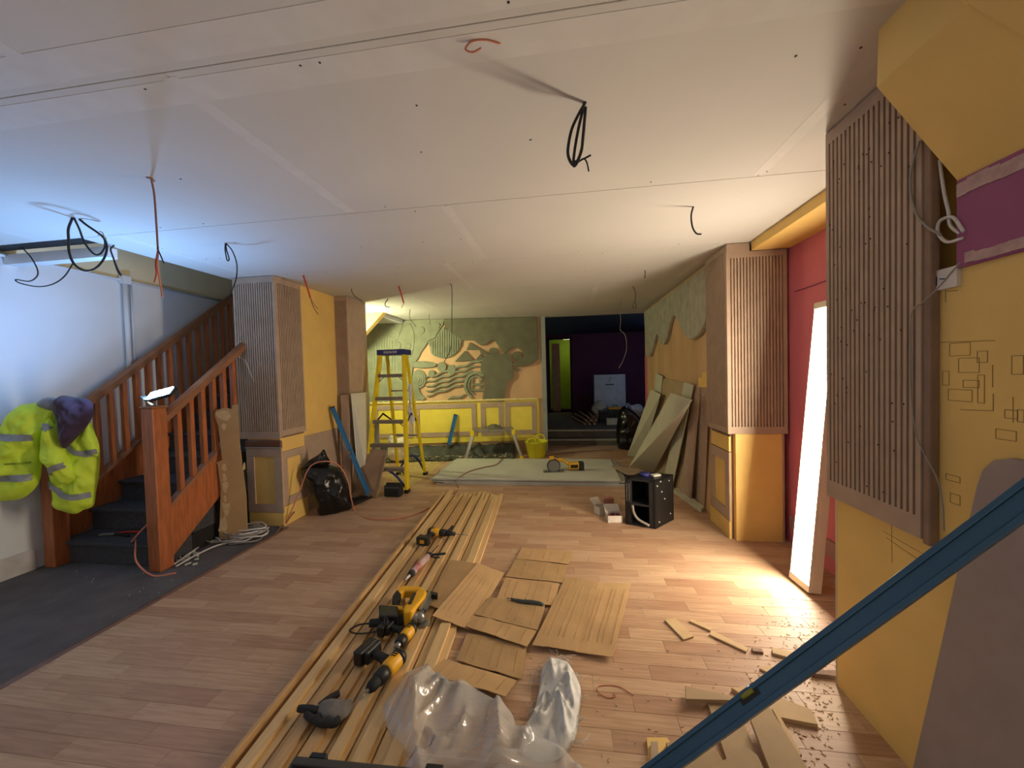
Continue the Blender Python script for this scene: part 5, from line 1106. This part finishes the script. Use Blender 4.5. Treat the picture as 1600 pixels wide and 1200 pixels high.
b = B(); b.tube([k0, k0.lerp(k1, .3)+s_*.006, k0.lerp(k1, .7)-s_*.003, k1], [.009, .013, .015, .015, .013], 8, 4); b.build('handle', M('dark_green_grey_metal', (74, 80, 76), .45, metal=.3), t); B().cyl(k0.lerp(k1, .45)+V((0, 0, .010)), k0.lerp(k1, .45)+V((0, 0, .017)), .006).build('slider', m_gre, t); B().obox(k0-s_*.006, -d_*.035, s_*.010, V((0, 0, .002))).build('blade', m_gre, t)

# ================================================================ POLYTHENE AND WOVEN SACK
def crumple(name, lab, cat, pts, T, wr, ws, mat, K, seed, z0, k=6):
    b = B(); b.puff([F(x, y, z0) for x, y in pts], Z, T, 0, K, wr, ws, k, seed, True, closed=False)
    for v in b.v: v.z = max(v.z, z0*.6+.004)
    n = b.build(name, mat, weld=True); o = bpy.data.objects[n]; md = o.modifiers.new('thickness', 'SOLIDIFY'); md.thickness = .0012; return tag(n, lab, cat)
crumple('polythene_sheet', 'crumpled clear polythene sheet over the near ends of the battens', 'plastic sheet', [(596, 1112), (622, 1070), (640, 1052), (664, 1046), (700, 1066), (722, 1068), (762, 1088), (800, 1118), (815, 1152), (870, 1165), (905, 1200), (920, 1240), (700, 1300), (600, 1270), (640, 1200), (612, 1150)], .055, .06, 6, m_poly, 40, 3.1, .03)
crumple('woven_sack', 'frayed silvery woven sack scrap beside the polythene', 'sack', [(858, 1034), (868, 1030), (886, 1036), (898, 1052), (908, 1080), (904, 1120), (900, 1150), (882, 1180), (850, 1192), (815, 1178), (818, 1150), (832, 1120), (842, 1080), (846, 1052)], .04, .03, 12, m_wov, 16, 5.5, .008)
b = B(); rn = random.Random(8)
for k in range(70):
    x, y = rn.choice(((858, 1034), (886, 1036), (900, 1060), (908, 1090), (903, 1130), (842, 1070), (834, 1110), (896, 1160), (846, 1050), (872, 1031))); x += rn.uniform(-6, 6); y += rn.uniform(-8, 8)
    p = F(x, y, .012); b.tube([p, p+V((rn.uniform(-.03, .03), rn.uniform(-.02, .03), rn.uniform(0, .02))), p+V((rn.uniform(-.06, .06), rn.uniform(-.04, .05), rn.uniform(-.005, .02)))], .0009, 3, 2)
stuff(b.build('frayed_thread', m_wov, [o.name for o in bpy.data.objects if o.name.startswith('woven_sack')][0]), 'frayed threads')
# ================================================================ OFFCUTS
def off(lab, pts, z0, ht, mm, grp='mdf offcuts on the floor', cat='offcut'):
    b = B(); top = [F(x, y, z0+ht) for x, y in pts]; b.prism([V((q.x, q.y, z0)) for q in top], (0, 0, ht)); return tag(b.build('board_offcut', mm, bevel=.0015), lab, cat, grp)
m_of = M('pale_mdf', (198, 168, 124), .75, var=.07, scale=8); m_of2 = M('brown_mdf', (172, 146, 110), .78, var=.08, scale=8)
off('short pale offcut lying apart beside the cardboard', [(1038, 968), (1055, 965), (1084, 994), (1068, 999)], .0005, .010, m_of)
off('thin pale strip just beyond the long thin offcut', [(1077, 970), (1080, 967), (1112, 981), (1110, 985)], .0005, .010, m_of)
off('long thin pale offcut in the middle of the floor', [(1108, 991), (1113, 985), (1169, 1012), (1166, 1018)], .0005, .010, m_of)
off('tiny dark offcut at the end of the long thin one', [(1174, 1011), (1190, 1013), (1193, 1019), (1176, 1017)], .0005, .012, m_mdfd)
off('small block offcut next to the blue level', [(1206, 1011), (1240, 1018), (1250, 1024), (1232, 1027), (1207, 1020)], .0005, .014, m_of)
off('pale splinter offcut partly under the blue level', [(1186, 1044), (1198, 1039), (1215, 1042), (1203, 1052)], .0005, .010, m_of)
off('dark strip offcut against the foot of the yellow wall', [(1267, 1052), (1268, 1046), (1306, 1047), (1306, 1056)], .0005, .020, m_mdfd)
off('wide offcut lying across the pile at its far end', [(1070, 1071), (1148, 1088), (1142, 1094), (1072, 1092)], .019, .018, m_of2)
off('angled offcut sticking out toward the yellow wall', [(1142, 1074), (1170, 1072), (1268, 1108), (1278, 1132), (1215, 1120)], .0005, .018, m_of)
off('broad long brown offcut running toward the frame edge', [(1104, 1093), (1148, 1090), (1190, 1200), (1205, 1260), (1160, 1260)], .0005, .018, m_of2)
off('broad pale offcut plank lying on the pile', [(1172, 1122), (1202, 1104), (1262, 1200), (1290, 1260), (1225, 1260)], .038, .018, m_of2)
off('narrow pale strip beside the broad plank', [(1206, 1106), (1214, 1110), (1253, 1178), (1246, 1183)], .0195, .012, m_of)
off('brown square offcut in the front of the pile', [(1112, 1198), (1166, 1167), (1184, 1180), (1220, 1260), (1120, 1260)], .057, .016, m_of2)
off('yellow painted offcut at the near edge of the pile', [(1010, 1152), (1042, 1152), (1080, 1200), (1090, 1250), (1020, 1250)], .0005, .012, m_yel)
off('grey strip offcut lying on the yellow painted offcut', [(1017, 1158), (1028, 1158), (1032, 1215), (1016, 1215)], .013, .014, m_mdf)
off('flat brown offcut beneath the blue level', [(1040, 1160), (1100, 1150), (1140, 1200), (1150, 1250), (1080, 1250)], .013, .014, m_of2)
# string, shavings
tag(B().tube([F(x, y, .003) for x, y in ((990, 1086), (965, 1072), (936, 1072), (936, 1082), (950, 1090), (962, 1088), (958, 1084))], .002, 5, 6).build('twine', m_orgc), 'curl of thin pale twine on the floor', 'twine')
b = B(); rn = random.Random(31)
for k in range(700):
    x, y = rn.gauss(1260, 60), rn.gauss(1060, 75)
    if k % 5 == 0: x, y = rn.uniform(700, 1300), rn.uniform(860, 1190)
    if y < 800 or x > 1330: continue
    p = F(x, y, .002)
    if p.x > 1.2 and p.y < 1.96 or p.x > 1.8: continue
    b.cbox(p, (rn.uniform(.004, .016), rn.uniform(.002, .004), .002), rn.uniform(0, 3.1))
stuff(tag(b.build('wood_shaving', m_of), 'scattered wood shavings and sawdust by the yellow wall', 'shavings'))
b = B(); rn = random.Random(17)
for k in range(34): p = F(rn.gauss(225, 45), rn.gauss(915, 25), .006); (p.x < -2.9) and b.ball(p, rn.uniform(.0015, .004), 3)
stuff(tag(b.build('carpet_crumb', m_gib), 'white crumbs scattered on the dark carpet', 'debris'))
